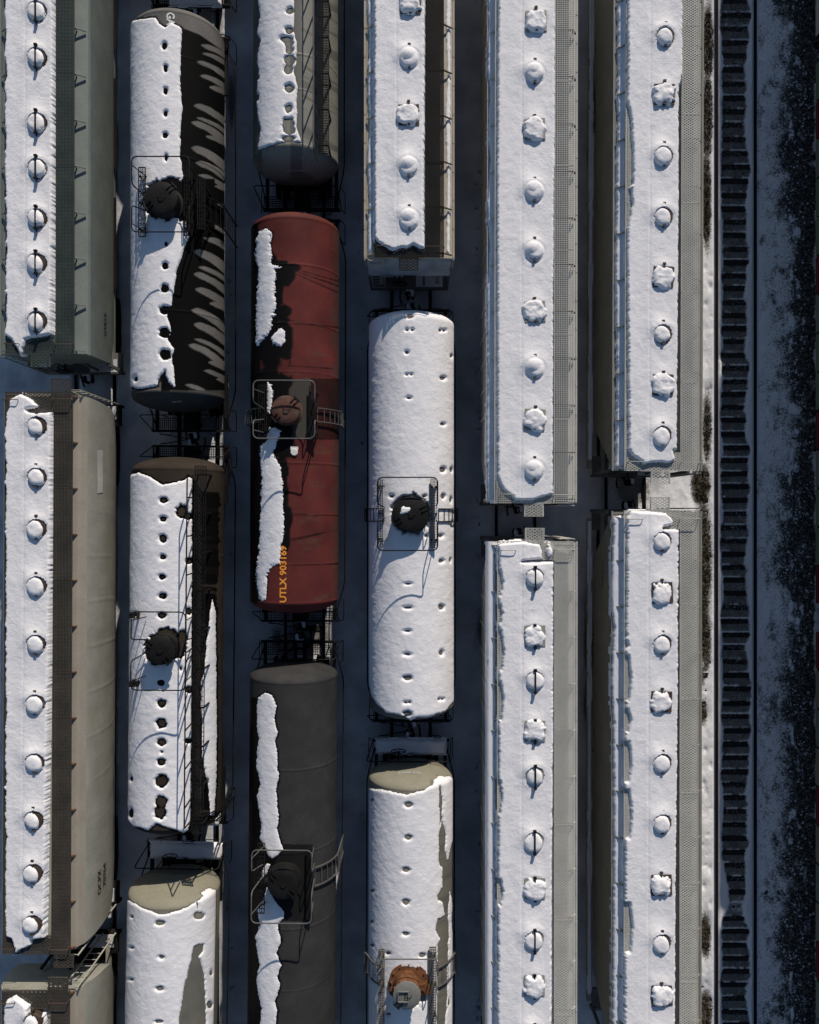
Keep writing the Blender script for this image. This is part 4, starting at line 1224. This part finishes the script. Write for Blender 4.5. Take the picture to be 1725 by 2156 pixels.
tank('black tank car with wet drip streaks down its flank and snow on its crown', 277, 473, 430, 23, 822, zc=2.7, depth=0.5, shell='tank_black', seed=11, rings=(115, 327, 653),
     snow=[[(255, 60), (286, 42), (327, 37), (336, 51), (348, 59), (360, 48), (379, 57), (383, 62), (380, 115), (379, 182), (384, 227), (379, 272), (379, 327), (386, 378), (387, 451), (397, 500), (385, 530),
            (381, 545), (371, 574), (368, 595), (360, 644), (353, 650), (351, 668), (359, 686), (360, 701), (352, 716), (367, 735), (361, 753), (366, 780), (368, 816), (354, 804), (348, 780),
            (336, 792), (331, 812), (310, 817), (291, 819), (280, 815), (255, 815)]],
     holes=[(347, 97, 6, 8), (349, 144, 5, 9), (349, 192, 5, 8), (349, 239, 5, 7), (348, 285, 6, 6), (350, 333, 4, 7), (350, 514, 4, 5), (348, 560, 7, 8), (347, 607, 9, 9), (347, 653, 11, 10), (347, 701, 12, 11),
            (348, 748, 12, 12), (287, 798, 4, 6), (342, 420, 39, 42), (361, 392, 26, 20), (362, 440, 30, 16), (381, 423, 16, 44)],
     stain=fingers_b1, rail=(277, 399, 329, 488, (386, 430), (404, 445)), dome=(340, 418, 0.53, 0.55, (0.75, 3.7)),
     boards=[(291, 306, 351, 498, 'long', None), (387, 405, 351, 496, 'long', None), (415, 432, 376, 482, 'long', None)], ladders=[(432, 477, 402, 452, 1)], dome_mat='dome_black',
     texts=[('crown_down', 'GATX', 358.5, 52, 0.36, 'letter_white', 0.85), ('head_bot', 'GATX', 372, 846, 0.1, 'letter_dim', 1.2)])

def stain_b2(px, py, sf, xr):
    w = np.where((sf > -4) & (sf < 6), 1.0, 0.0)
    drip = fbm(py / 7.0, px / 60.0, 6)
    edge = np.interp(py, [990, 1030, 1250, 1750], [470, 462, 458, 440])
    w = np.maximum(w, ((px > 424) & (px < edge + 16 * (drip - 0.5)) & (py > 1040) & (py < 1730)) * np.clip((drip - 0.33) * 8 + 0.5, 0, 1))
    w = np.maximum(w, ((px > 424) & (px < 460) & (py > 1035) & (py < 1215)) * (0.9 + 0 * px))
    return w
tank('brown black tank car with full length running board and round melt holes in snow', 274.5, 470, 1360, 987, 1747, zc=2.7, ang=-0.0085, shell='tank_brown', seed=12, rings=(1180, 1540),
     snow=[[(250, 1000), (279, 1000), (291, 995), (315, 1004), (342, 1021), (365, 1017), (388, 1011), (396, 1004), (404, 1010), (404, 1250), (403, 1500), (401, 1732), (395, 1747), (388, 1752), (357, 1744),
            (330, 1733), (312, 1747), (282, 1739), (271, 1727), (250, 1727)],
           [(447, 1263), (442, 1296), (436, 1348), (430, 1420), (424, 1436), (426, 1590), (430, 1615), (439, 1654), (443, 1718), (451, 1718), (456, 1627), (456, 1499), (454, 1287)]],
     holes=[(345, 1053, 9, 7), (344, 1093, 8, 6), (343, 1134, 9, 9), (343, 1173, 7, 6), (342, 1215, 8, 6), (342, 1255, 9, 7), (342, 1296, 10, 7), (339, 1438, 9, 7), (341, 1481, 10, 9), (340, 1523, 12, 11), (340, 1563, 10, 9),
            (341, 1583, 3, 3), (340, 1604, 9, 8), (341, 1645, 14, 14), (340, 1688, 14, 14), (337, 1711, 13, 14), (278, 1640, 3, 6), (277, 1712, 5, 11), (383, 1077, 13, 15), (397, 1087, 12, 8), (397, 1181, 8, 8), (397, 1287, 7, 8),
            (335, 1368, 31, 32), (350, 1345, 26, 24), (370, 1362, 22, 26), (384, 1342, 12, 16), (381, 1408, 3, 5), (398, 1452, 8, 8), (396, 1560, 7, 6), (280, 1293, 12, 5), (280, 1440, 12, 5)],
     stain=stain_b2, rail=(275, 391, 1289, 1453, (1348, 1392), (1348, 1392)), dome=(337, 1369, 0.47, 0.5, (2.6, 5.4)),
     boards=[(272, 289, 1292, 1302, 'square', None), (272, 288, 1436, 1447, 'square', None)],
     long_board=(407, 431, 980, 1756, 'long', 0.0), long_rail=(391, 998, 1752, 9, 0.9, 405), ladders=[(432, 470, 1730, 1752, 1)], deck_snow=[(-1, 0.3, 1.2)])

def stain_b3(px, py, sf, xr):
    w = ((px > 372) & (py > 1975)) * (0.55 + 0.5 * (fbm(px / 40 + py / 26, py / 60 - px / 18, 4)))
    return np.where((sf > -2.5) & (sf < 5), 0.8, w)
tank('olive tank car lettered TILX 402012 with a torn snow sheet, bottom of the second column', 270, 463, 1950, 1916, -26.0, zc=2.5, ang=-0.02, shell='tank_olive', seed=13, depth=0.44,
     snow=[[(250, 1897), (274, 1897), (303, 1913), (336, 1927), (351, 1925), (394, 1911), (415, 1899), (430, 1887), (424, 1880), (439, 1871), (454, 1875), (456, 2000), (453, 2100), (450, 2260), (240, 2260)]],
     holes=[(338, 1943, 10, 6), (418, 1928, 11, 8), (340, 2015, 6, 4), (337, 2081, 8, 5), (335, 2151, 8, 4), (279, 1930, 3, 3), (279, 1995, 4, 3), (278, 2062, 4, 3), (444, 2049, 3, 6), (441, 2116, 6, 8)],
     cuts=[[(407, 1994), (418, 1987), (429, 1989), (427, 2003), (419, 2015), (430, 2051), (433, 2112), (436, 2260), (360, 2260), (376, 2156), (386, 2087), (394, 2051), (404, 2015)],
           [(413, 1899), (416, 1899), (418, 1910), (419, 1925), (417, 1925), (415, 1911)]],
     stain=stain_b3, pipe='pipe_grey', texts=[('head_top', 'TILX 402012', 372, 1858, 0.14, 'letter_dim', 1.1)], deck_snow=[(1, -1.4, 1.4)])
# only the end deck of this one reaches into the picture, at the top of the column
tank('tank car end deck with black rails cut by the top picture edge', 277, 473, 0, 33.0, 20.1, zc=2.7, shell='tank_black', seed=14, deck_snow=[(-1, -0.9, 1.2)])

# ------------------------------------------------------------------ column 3
def stain_c1(px, py, sf, xr):
    st = fbm((py - 0.55 * (px - 620)) / 13.0, px / 120.0, 8)
    w = np.where(px > 634, np.clip((st - 0.56) * 7, 0, 0.75), 0)
    w = np.maximum(w, ((px > 612) & (px < 636 + 5 * (fbm(py / 20, px * 0, 2) - 0.5))) * 0.8)
    return np.where((sf > -3) & (sf < 5), 1.0, np.where(px < 552, 1.0, w))
tank('tan grey tank car with dark end lettered OCPX 60563, top of third column', 533.5, 712, 150, 26.5, 302, zc=2.6, shell='tank_tan', seed=15, rings=(112, 186), depth=0.55,
     snow=[[(541, -60), (544, 0), (548, 36), (542, 70), (549, 84), (541, 133), (546, 146), (541, 190), (543, 242), (549, 272), (543, 317), (569, 307), (593, 299), (604, 297), (634, 299), (630, 286),
            (624, 263), (625, 239), (624, 212), (627, 185), (618, 151), (624, 130), (625, 91), (618, 64), (619, 30), (619, -60)]],
     holes=[(611, 23, 9, 7), (609, 64, 9, 8), (604, 84, 13, 8), (609, 92, 9, 9), (609, 105, 9, 9), (611, 128, 12, 12), (608, 146, 10, 11), (609, 186, 10, 9), (608, 229, 9, 9), (607, 262, 14, 14), (608, 272, 14, 12), (608, 292, 15, 7), (543, 162, 4, 6), (543, 205, 4, 7)],
     stain=stain_c1, pipe='pipe_grey', grate='grate_black', long_board=(669, 693, -400, 323, 'square', 0.02), long_rail=(660, -400, 318, 11, 0.75, 668),
     texts=[('head_bot', 'OCPX 60563', 622.6, 359, 0.115, 'letter_dim', 1.0)])

def stain_c2(px, py, sf, xr):
    n = fbm(px / 14, py / 26, 5); streak = fbm(py / 3.0, px / 50, 9)
    left = 4 + np.interp(py, [470, 540, 728, 800, 900, 1070, 1260, 1275], [536, 548, 542, 552, 556, 550, 546, 536])
    w = np.clip((left + 12 * (n - 0.5) + 5 * (streak - 0.5) - px) / 3 + 0.5, 0, 1) * (py > 470) * (py < 1272)
    marg = np.interp(py, [470, 530, 560, 640, 720, 800, 960, 1060, 1100, 1150, 1180, 1270], [3, 6, 24, 15, 26, 40, 16, 12, 16, 16, 3, 3])
    w = np.maximum(w, np.clip((sf + marg * (0.55 + n)) / 3, 0, 1) * np.clip((620 - px) / 6, 0, 1))
    for x, y, rx, ry in ((612, 563, 22, 9), (604, 582, 18, 20), (597, 655, 16, 14), (600, 674, 12, 6), (572, 752, 22, 40), (607, 1090, 9, 24), (603, 1120, 9, 24), (577, 800, 12, 40), (600, 940, 26, 22), (588, 962, 14, 18)):
        w = np.maximum(w, np.clip((1.15 + 0.5 * (n - 0.5) - np.sqrt(((px - x) / rx) ** 2 + ((py - y) / ry) ** 2)) * 4, 0, 1))
    for (x0, y0, x1, y1) in ((617, 565, 713, 592), (620, 570, 713, 602), (624, 577, 712, 616), (608, 675, 713, 690), (608, 1082, 713, 1085), (610, 1136, 713, 1115), (610, 1140, 700, 1118), (610, 1190, 713, 1187), (608, 770, 700, 776), (609, 690, 610, 770)):
        L = math.hypot(x1 - x0, y1 - y0); t = np.clip(((px - x0) * (x1 - x0) + (py - y0) * (y1 - y0)) / L ** 2, 0, 1)
        d = np.hypot(px - x0 - t * (x1 - x0), py - y0 - t * (y1 - y0)) + 2.4 * (n - 0.5)
        w = np.maximum(w, np.clip(1.5 - d, 0, 1) * 0.8)
    w = np.maximum(w, ((px > 655) & (py > 797) & (py < 926)) * 0.72)
    return w
def band_c2(px, py):
    n = fbm(px / 16, py / 16, 4)
    b = np.clip(np.minimum(py - 796, 926 - py) / 6 + (n - 0.5) * 2.5, 0, 1) * (px < 655)
    e = np.clip((px - 696 + 22 * (n - 0.5)) / 14, 0, 1) * 0.55 + np.clip((462 - py) / 6, 0, 1) * 0.12
    return np.maximum(b, e)
def extra_c2(c, R, zc, zt, surf):
    x, y = c.L(620, 944, zt)
    p = MB(); p.prism([(x - 0.13, y - 0.05), (x + 0.13, y - 0.05), (x + 0.13, y + 0.06), (x - 0.13, y + 0.06)], surf(x) + 0.01, surf(x) + 0.02, 'z')
    p.lathe((x, y - 0.13, surf(x)), [(0.12, 0.0), (0.12, 0.05), (0.1, 0.06)], 24)
    p.build('placard', M['letter_white'], c.root, False)
tank('dull red tank car lettered UTLX 903169 with patchy snow and black stains', 527.5, 714, 870, 457, 1270, zc=2.6, ang=-0.003, shell='tank_red', seed=16, rings=(556, 680, 783, 975, 1085, 1190),
     snow=[[(541, 500), (546, 488), (559, 482), (572, 489), (569, 521), (573, 540), (571, 553), (579, 557), (593, 563), (579, 569), (580, 574), (579, 613), (582, 644), (574, 660), (581, 663), (572, 668), (571, 692), (560, 709), (545, 726),
            (539, 728), (539, 659), (541, 613), (545, 568), (537, 540), (540, 515)],
           [(581, 698), (592, 692), (601, 700), (600, 720), (592, 730), (576, 725), (570, 712)],
           [(562, 804), (572, 810), (575, 834), (569, 871), (563, 871)],
           [(568, 899), (593, 906), (584, 928), (575, 955), (590, 980), (596, 1019), (595, 1063), (598, 1105), (592, 1151), (590, 1186), (573, 1192), (563, 1208), (562, 1239), (560, 1260), (553, 1267), (544, 1256), (539, 1205),
            (545, 1160), (549, 1075), (552, 1007), (548, 956), (549, 940), (562, 926)]],
     amp=2.2, stain=stain_c2, band=band_c2, rail=(533, 663, 801, 923, (846, 884), (846, 884)), dome=(602, 863, 0.46, 0.42, (0.75, 3.85)), dome_mat='dome_red', pipe='pipe_grey',
     boards=[(544, 562, 810, 922, 'long', None), (650, 668, 812, 926, 'square', None)], ladders=[(670, 714, 857, 886, 1), (533, 545, 857, 886, -1)],
     texts=[('crown_up', 'UTLX 903169', 597, 1209, 0.31, 'letter_orange', 1.07)], extra=extra_c2, thick=0.04, rag=3.2, edge=11)

def stain_c3(px, py, sf, xr):
    n = fbm(px / 12, py / 20, 5)
    w = np.clip((549 + 8 * (n - 0.5) - px) / 3 + 0.5, 0, 1) * (py > 1468)
    w = np.maximum(w, np.clip((sf + 5) / 2, 0, 1))
    w = np.maximum(w, ((px > 575) & (px < 658) & (py > 1778) & (py < 1940)) * 0.75)
    for x, y, r in ((555, 1660, 14), (553, 1750, 18), (566, 1800, 20), (556, 1880, 18), (551, 1950, 16), (550, 2035, 15), (552, 2128, 15)):
        w = np.maximum(w, np.clip((r - np.hypot(px - x, (py - y) * 0.7)) / 3, 0, 1))
    return w
tank('charcoal grey tank car with one long wavy snow strip on its left shoulder', 524.5, 709.5, 1700, 1441, -21.0, zc=2.45, ang=-0.008, shell='tank_grey', seed=17, rings=(1625, 1800, 1960, 2090), depth=0.44,
     snow=[[(545, 1469), (559, 1458), (572, 1464), (582, 1488), (577, 1513), (584, 1542), (579, 1560), (584, 1590), (583, 1612), (587, 1636), (581, 1666), (584, 1697), (587, 1718), (583, 1745), (596, 1790), (585, 1800),
            (575, 1809), (566, 1803), (548, 1766), (551, 1739), (541, 1678), (549, 1651), (540, 1615), (542, 1575), (546, 1554), (541, 1530), (541, 1490)],
           [(562, 1818), (569, 1820), (563, 1836), (553, 1850), (550, 1835)],
           [(562, 1868), (571, 1885), (581, 1900), (599, 1921), (597, 1935), (584, 1945), (592, 1981), (581, 2006), (592, 2033), (584, 2054), (590, 2078), (578, 2109), (584, 2130), (580, 2156), (580, 2240), (548, 2240), (548, 2156), (551, 2124),
            (543, 2087), (539, 2063), (547, 2033), (537, 1975), (548, 1945), (541, 1918), (553, 1905), (556, 1885)]],
     stain=stain_c3, rail=(529, 657, 1791, 1944, (1838, 1880), (1838, 1880)), dome=(596, 1860, 0.5, 0.45, (2.5, 5.5)), pipe='pipe_grey',
     boards=[(541, 558, 1776, 1924, 'long', None), (645, 659, 1787, 1937, 'square', None)], ladders=[(662, 710, 1833, 1872, 1)], thick=0.035, rag=1.4, edge=10)

# ------------------------------------------------------------------ column 4
hopper('beige covered hopper car at the top centre with a black grating and snowy end sheet', 862, 270, 27.0, 541, 0.0, body='hop_beige', grate='grate_black',
       wk=(0.54, 1.15), hatches=[(865, 5, 'square'), (862, 120, 'round'), (861, 240, 'square'), (861, 350, 'round'), (862, 460, 'round'), (865, -110, 'round')],
       snow=[[(786, -60), (897, -60), (896, 200), (895, 500), (896, 524), (882, 521), (869, 515), (858, 522), (845, 521), (827, 528), (815, 521), (796, 512), (787, 497)]], teeth=3.2, amp=1.2,
       ledge=[[(772, -60), (786, -60), (786, 530), (777, 536), (775, 480), (779, 420), (774, 330), (779, 260), (774, 180), (778, 90)]], steps=((-1, -0.02),), seed=21, melt=0.03, posts=True, ladder=-1, bracket_mat='brown', seg=2.9, pitch=0.036, end_snow=True, ledge_r=[[(941, -60), (948, -60), (948, 300), (946, 534), (940, 530), (942, 380), (938, 250), (943, 150), (939, 60)]])

tank('white tank car entirely blanketed in snow with a black dome, centre of the yard', 777.5, 955, 1080, 6.6, -6.88, zc=2.34, shell='tank_black', seed=22, depth=0.46,
     snow=[[(740, 640), (990, 640), (990, 1440), (952, 1480), (936, 1498), (905, 1508), (880, 1509), (866, 1514), (852, 1508), (842, 1505), (815, 1500), (795, 1482), (782, 1462), (778, 1440), (740, 1435)]],
     holes=[(863, 666, 9, 5), (857, 695, 3, 3), (868, 695, 3, 3), (926, 696, 3, 3), (934, 696, 3, 3), (857, 742, 4, 4), (931, 796, 6, 5), (931, 893, 5, 3.5), (931, 989, 6, 6), (932, 1045, 5, 6), (927, 1128, 5, 4), (928, 1181, 5, 4.5), (928, 1278, 6, 6),
            (928, 1374, 5, 6), (924, 1472, 3, 3), (931, 1472, 3, 3), (860, 1229, 6, 2.5), (859, 1279, 7, 3), (858, 1328, 6, 3), (858, 1377, 7, 3.5), (858, 1427, 9, 6), (855, 1479, 4, 3), (862, 1478, 3, 3), (858, 1502, 9, 6),
            (861, 838, 5, 3), (857, 789, 3, 2.5), (866, 789, 3, 2.5), (949, 989, 3, 5), (948, 1052, 3, 6), (949, 750, 2.5, 4), (947, 1180, 2.5, 4), (950, 1104, 2.5, 6), (866, 1083, 39, 41), (853, 1068, 22, 24), (784, 1472, 3, 3), (893, 1045, 4, 3), (826, 1045, 4, 3), (897, 1128, 4, 4)],
     rail=(795, 922, 1005, 1159, (1060, 1100), (1060, 1100)), dome=(865, 1083, 0.58, 0.5, (0.4, 3.6)), boards=[(796, 806, 1010, 1152, 'square', None), (907, 921, 1008, 1154, 'square', None)],
     ladders=[(920, 955, 1071, 1098, 1), (770, 782, 1071, 1098, -1)], lid_snow=1, thick=0.075)

def stain_d3(px, py, sf, xr):
    s_ = fbm((py + 0.5 * (px - 930)) / 9.0, px / 90, 8)
    w = (0.55 + 0.45 * np.clip((s_ - 0.4) * 3, 0, 1)) * (px > 905) * (py > 1640)
    return np.where((sf > -2) & (sf < 5), 0.9, w)
def extra_d3(c, R, zc, zt, surf):
    lx, ly = c.L(861, 2069, zt + 0.05)
    d = MB()
    d.lathe((lx, ly, zt - 0.25), [(0.66, 0), (0.66, 0.26), (0.5, 0.29)], 44)
    for k in range(12):
        t = k * math.pi / 6
        d.cbox(lx + 0.6 * math.cos(t), ly + 0.6 * math.sin(t), zt + 0.04, 0.05, 0.05, 0.08)
    d.lathe((lx + 0.56, ly - 0.22, zt - 0.2), [(0.2, 0), (0.2, 0.3)], 24); d.lathe((lx - 0.52, ly - 0.3, zt - 0.2), [(0.16, 0), (0.16, 0.26)], 24)
    d.tube([(lx + 0.1, ly + 0.3, zt + 0.08), (lx + 0.42, ly - 0.02, zt + 0.2)], 0.03, 8)
    d.build('rusty_base_ring', M['rust'], c.root)
tank('olive tank car lettered TILX 401820 with a rusty dome ring, bottom centre', 776.5, 953, 1900, 1665, -24.0, zc=2.2, ang=-0.0015, shell='tank_olive', seed=23, depth=0.44,
     snow=[[(760, 1659), (780, 1659), (827, 1668), (858, 1674), (896, 1662), (914, 1651), (914, 1642), (924, 1635), (951, 1636), (960, 1650), (956, 1754), (943, 1815), (937, 1791), (939, 1754), (931, 1720), (927, 1742), (924, 1760), (924, 1821), (931, 1826), (931, 1869),
            (921, 1884), (922, 1896), (932, 1900), (937, 1927), (921, 1936), (916, 1957), (926, 1978), (921, 1990), (922, 2040), (922, 2240), (750, 2240), (755, 1990), (765, 1980)],
           [(947, 1878), (952, 1895), (950, 1940), (956, 1975), (954, 2100), (952, 2240), (936, 2240), (937, 2156), (942, 2096), (942, 2036), (945, 1975), (944, 1920)]],
     holes=[(861, 1694, 9, 6), (860, 1763, 8, 6), (855, 1831, 8, 6), (855, 1899, 9, 7), (855, 1966, 7, 4), (784, 1684, 3, 3), (784, 1875, 4, 3), (783, 1940, 4, 3), (784, 1990, 4, 3), (818, 2007, 5, 3.5), (889, 2011, 7, 5), (862, 2078, 40, 42), (818, 2135, 6, 3), (945, 2110, 2, 8)],
     cuts=[[(925, 1655), (929, 1655), (932, 1690), (931, 1722), (926, 1742), (925, 1700)]],
     stain=stain_d3, rail=(791, 922, 2020, 2175, (2060, 2105), (2075, 2120)), dome=(857, 2094, 0.45, 0.72, (3.95,)), dome_mat='dome_grey', pipe='pipe_grey', grate='grate_brown',
     boards=[(797, 810, 2000, 2160, 'square', None), (904, 919, 1995, 2160, 'square', None)], ladders=[(922, 950, 2046, 2086, 1), (770, 782, 2046, 2086, -1)],
     texts=[('head_top', 'TILX 401820', 863, 1627, 0.14, 'letter_dim', 1.1)], extra=extra_d3, deck_snow=[(1, -1.4, 1.4)])

# ------------------------------------------------------------------ column 5 and 6: pale hoppers
def alt(pts): return [(x, y, 'square' if k == 's' else 'round') for x, y, k in pts]
hopper('pale grey covered hopper car in the fifth column, upper, with thick unbroken roof snow', 1127, 528, 25.5, 1060, -0.002, body='hop_pale', grate='grate_pale', wk=(0.68, 1.32), wkl=(-1.3, -0.68),
       hatches=alt([(1130, -70, 'r'), (1130, 42, 's'), (1127, 152, 'r'), (1127, 270, 's'), (1126, 402, 'r'), (1126, 528, 'r'), (1127, 655, 's'), (1127, 775, 'r'), (1127, 883, 's'), (1126, 990, 'r')]), hatch_mat='hop_tan',
       snow=[[(1048, -60), (1172, -60), (1171, 300), (1168, 600), (1167, 1040), (1152, 1046), (1140, 1049), (1120, 1054), (1085, 1054), (1058, 1029), (1047, 1004), (1045, 500)]], teeth=3, amp=1.1,
       ledge=[[(1027, -60), (1048, -60), (1046, 500), (1044, 1056), (1028, 1054), (1025, 900), (1029, 780), (1026, 620), (1033, 520), (1026, 430), (1035, 330), (1028, 290), (1034, 180), (1027, 150), (1030, 40)]],
       steps=((-1, 0.02),), seed=31, melt=0.05, ladder=1, seg=2.75, pitch=0.07, bracket_mat='grate_green')
hopper('pale grey covered hopper car in the fifth column, lower, with ten snow capped hatches', 1127, 1640, 1139, -19.8, -0.001, body='hop_pale', grate='grate_pale', style='diamond', wk=(0.68, 1.32), wkl=(-1.22, -0.68), pitch=0.062,
       hatches=alt([(1127, 1217, 'r'), (1127, 1340, 's'), (1127, 1434, 'r'), (1127, 1540, 's'), (1127, 1635, 'r'), (1126, 1773, 'r'), (1127, 1872, 's'), (1126, 1980, 'r'), (1126, 2077, 's'), (1126, 2180, 'r')]), hatch_mat='hop_tan', bar_mat='black',
       snow=[[(1049, 1148), (1056, 1143), (1106, 1139), (1139, 1145), (1143, 1160), (1146, 1178), (1120, 1180), (1100, 1182), (1168, 1182), (1168, 1500), (1165, 1800), (1164, 2240), (1046, 2240), (1048, 1800), (1050, 1400)],
             [(1153, 1144), (1160, 1144), (1167, 1160), (1165, 1172), (1154, 1176), (1150, 1160)]], teeth=4, amp=1.2,
       cuts=[[(1020, a), (1052 + w, a + 4), (1057 + w, (a + b) / 2), (1052 + w, b - 4), (1020, b)] for a, b, w in ((1196, 1258, 1), (1268, 1318, 0), (1326, 1415, 3), (1432, 1520, 2), (1640, 1720, 0), (1850, 1910, 1))],
       ledge=[[(1022, 1136), (1044, 1136), (1044, 2240), (1020, 2240), (1022, 1900), (1024, 1700), (1020, 1560), (1026, 1380), (1022, 1330), (1024, 1200)]], steps=((1, 0.02),), seed=32, melt=0.07, ladder=1)
hopper('pale covered hopper car in the sixth column, upper, beside the open track', 1398, 500, 25.0, 992, -0.0035, body='hop_olive', posts=False, grate='grate_pale', style='diamond', wk=(0.66, 1.26), wkl=(-1.2, -0.66), pitch=0.062, zlow=1.6,
       hatches=alt([(1403, -40, 's'), (1402, 75, 'r'), (1400, 197, 's'), (1399, 327, 'r'), (1399, 455, 'r'), (1398, 582, 's'), (1397, 703, 'r'), (1397, 810, 's'), (1396, 917, 'r')]), hatch_mat='brown',
       snow=[[(1321, -60), (1442, -60), (1441, 120), (1440, 160), (1433, 180), (1433, 480), (1430, 800), (1429, 946), (1420, 948), (1425, 968), (1409, 977), (1392, 974), (1376, 974), (1355, 980), (1352, 972), (1334, 962), (1323, 947), (1320, 500)]], teeth=4, amp=1.1,
       cuts=[[(1300, 214), (1322, 214), (1328, 240), (1332, 300), (1333, 385), (1325, 393), (1300, 393)], [(1300, 396), (1330, 396), (1331, 430), (1323, 475), (1300, 475)]],
       ledge=[[(1301, -60), (1320, -60), (1318, 985), (1297, 985), (1300, 800), (1297, 560), (1300, 330), (1303, 240), (1299, 205), (1303, 150)]], steps=((-1, 0.0),), seed=33, sill_snow=True, melt=0.11, ladder=1)
hopper('pale covered hopper car in the sixth column, lower, with patchy grating on its left edge', 1395, 1600, 1074, -18.7, -0.0008, body='hop_olive', posts=False, grate='grate_pale', style='diamond', wk=(0.66, 1.26), wkl=(-1.2, -0.66), pitch=0.062, zlow=1.6,
       hatches=alt([(1396, 1140, 'r'), (1396, 1248, 's'), (1396, 1357, 'r'), (1394, 1478, 's'), (1396, 1608, 'r'), (1396, 1735, 'r'), (1394, 1865, 's'), (1395, 1988, 'r'), (1395, 2098, 's'), (1395, 2200, 'r')]), hatch_mat='brown',
       snow=[[(1320, 1090), (1331, 1074), (1372, 1076), (1406, 1078), (1421, 1096), (1421, 1108), (1400, 1112), (1433, 1114), (1432, 1300), (1430, 1600), (1426, 1900), (1425, 2240), (1314, 2240), (1315, 1800), (1317, 1400)]], teeth=5, amp=1.2,
       cuts=[[(1296, a), (1318 + w, a + 4), (1323 + w, (a + b) / 2), (1318 + w, b - 4), (1296, b)] for a, b, w in ((1345, 1372, 0), (1378, 1480, 5), (1490, 1545, 5), (1560, 1650, 6), (1660, 1770, 7), (1900, 2010, 8))],
       ledge=[[(1293, 1090), (1318, 1085), (1316, 2240), (1290, 2240), (1294, 1700), (1292, 1500), (1288, 1430), (1294, 1320), (1286, 1250), (1290, 1180)]], steps=((1, 0.0),), seed=34, sill_snow=True, melt=0.11, ladder=1,
       texts=((-1, 'OCPX', 1268.6, 1209, 0.27, 1.25),))

# ------------------------------------------------------------------ tall closed wagons on the far right track (their long shadow covers the open track)
def tall_wagon(y0, label, cols):
    cx = TRACKS[7] + 0.05; L = 20.5
    r = empty('auto_rack_wagon', (cx, y0 + L / 2, 0)); tag(r, label, 'rail wagon', 'tall wagons on the far right track')
    h = L / 2
    b = MB(); b.prism([(-1.56, 1.15), (1.56, 1.15), (1.56, 5.85), (1.2, 6.1), (0.5, 6.2), (-0.5, 6.2), (-1.2, 6.15), (-1.56, 6.0)], -h, h, 'y'); b.build('body_shell', M['hop_pale'], r, False)
    n = 14
    for k in range(n):
        p = MB(); ya = -h + L * k / n + 0.04; yb = -h + L * (k + 1) / n - 0.04
        p.box(-1.6, -1.565, ya, yb, 0.95, 5.8); p.build('side_panel', M[cols[k % len(cols)]], r, False)
        MB().box(1.565, 1.6, ya, yb, 0.95, 5.6).build('side_panel', M[cols[k % len(cols)]], r, False)
    u = MB(); u.box(-1.5, 1.5, -h + 0.1, h - 0.1, 0.85, 1.12); u.build('underframe', M['under'], r, False)
    running_gear(r, -h, h, 2.4)
tall_wagon(-46.5, 'tall closed wagon with green panels, lowest on the track at the right picture edge', ['car_green', 'hop_green'])
tall_wagon(-25.0, 'tall closed wagon with mixed red and pale panels at the right picture edge', ['hop_olive', 'car_red', 'hop_olive', 'hop_green'])
tall_wagon(-3.5, 'tall closed wagon with red and green panels near the middle of the right picture edge', ['car_red', 'car_green', 'car_green', 'hop_green'])
tall_wagon(18.0, 'tall closed wagon with pale panels, topmost on the track at the right picture edge', ['hop_pale', 'hop_green'])
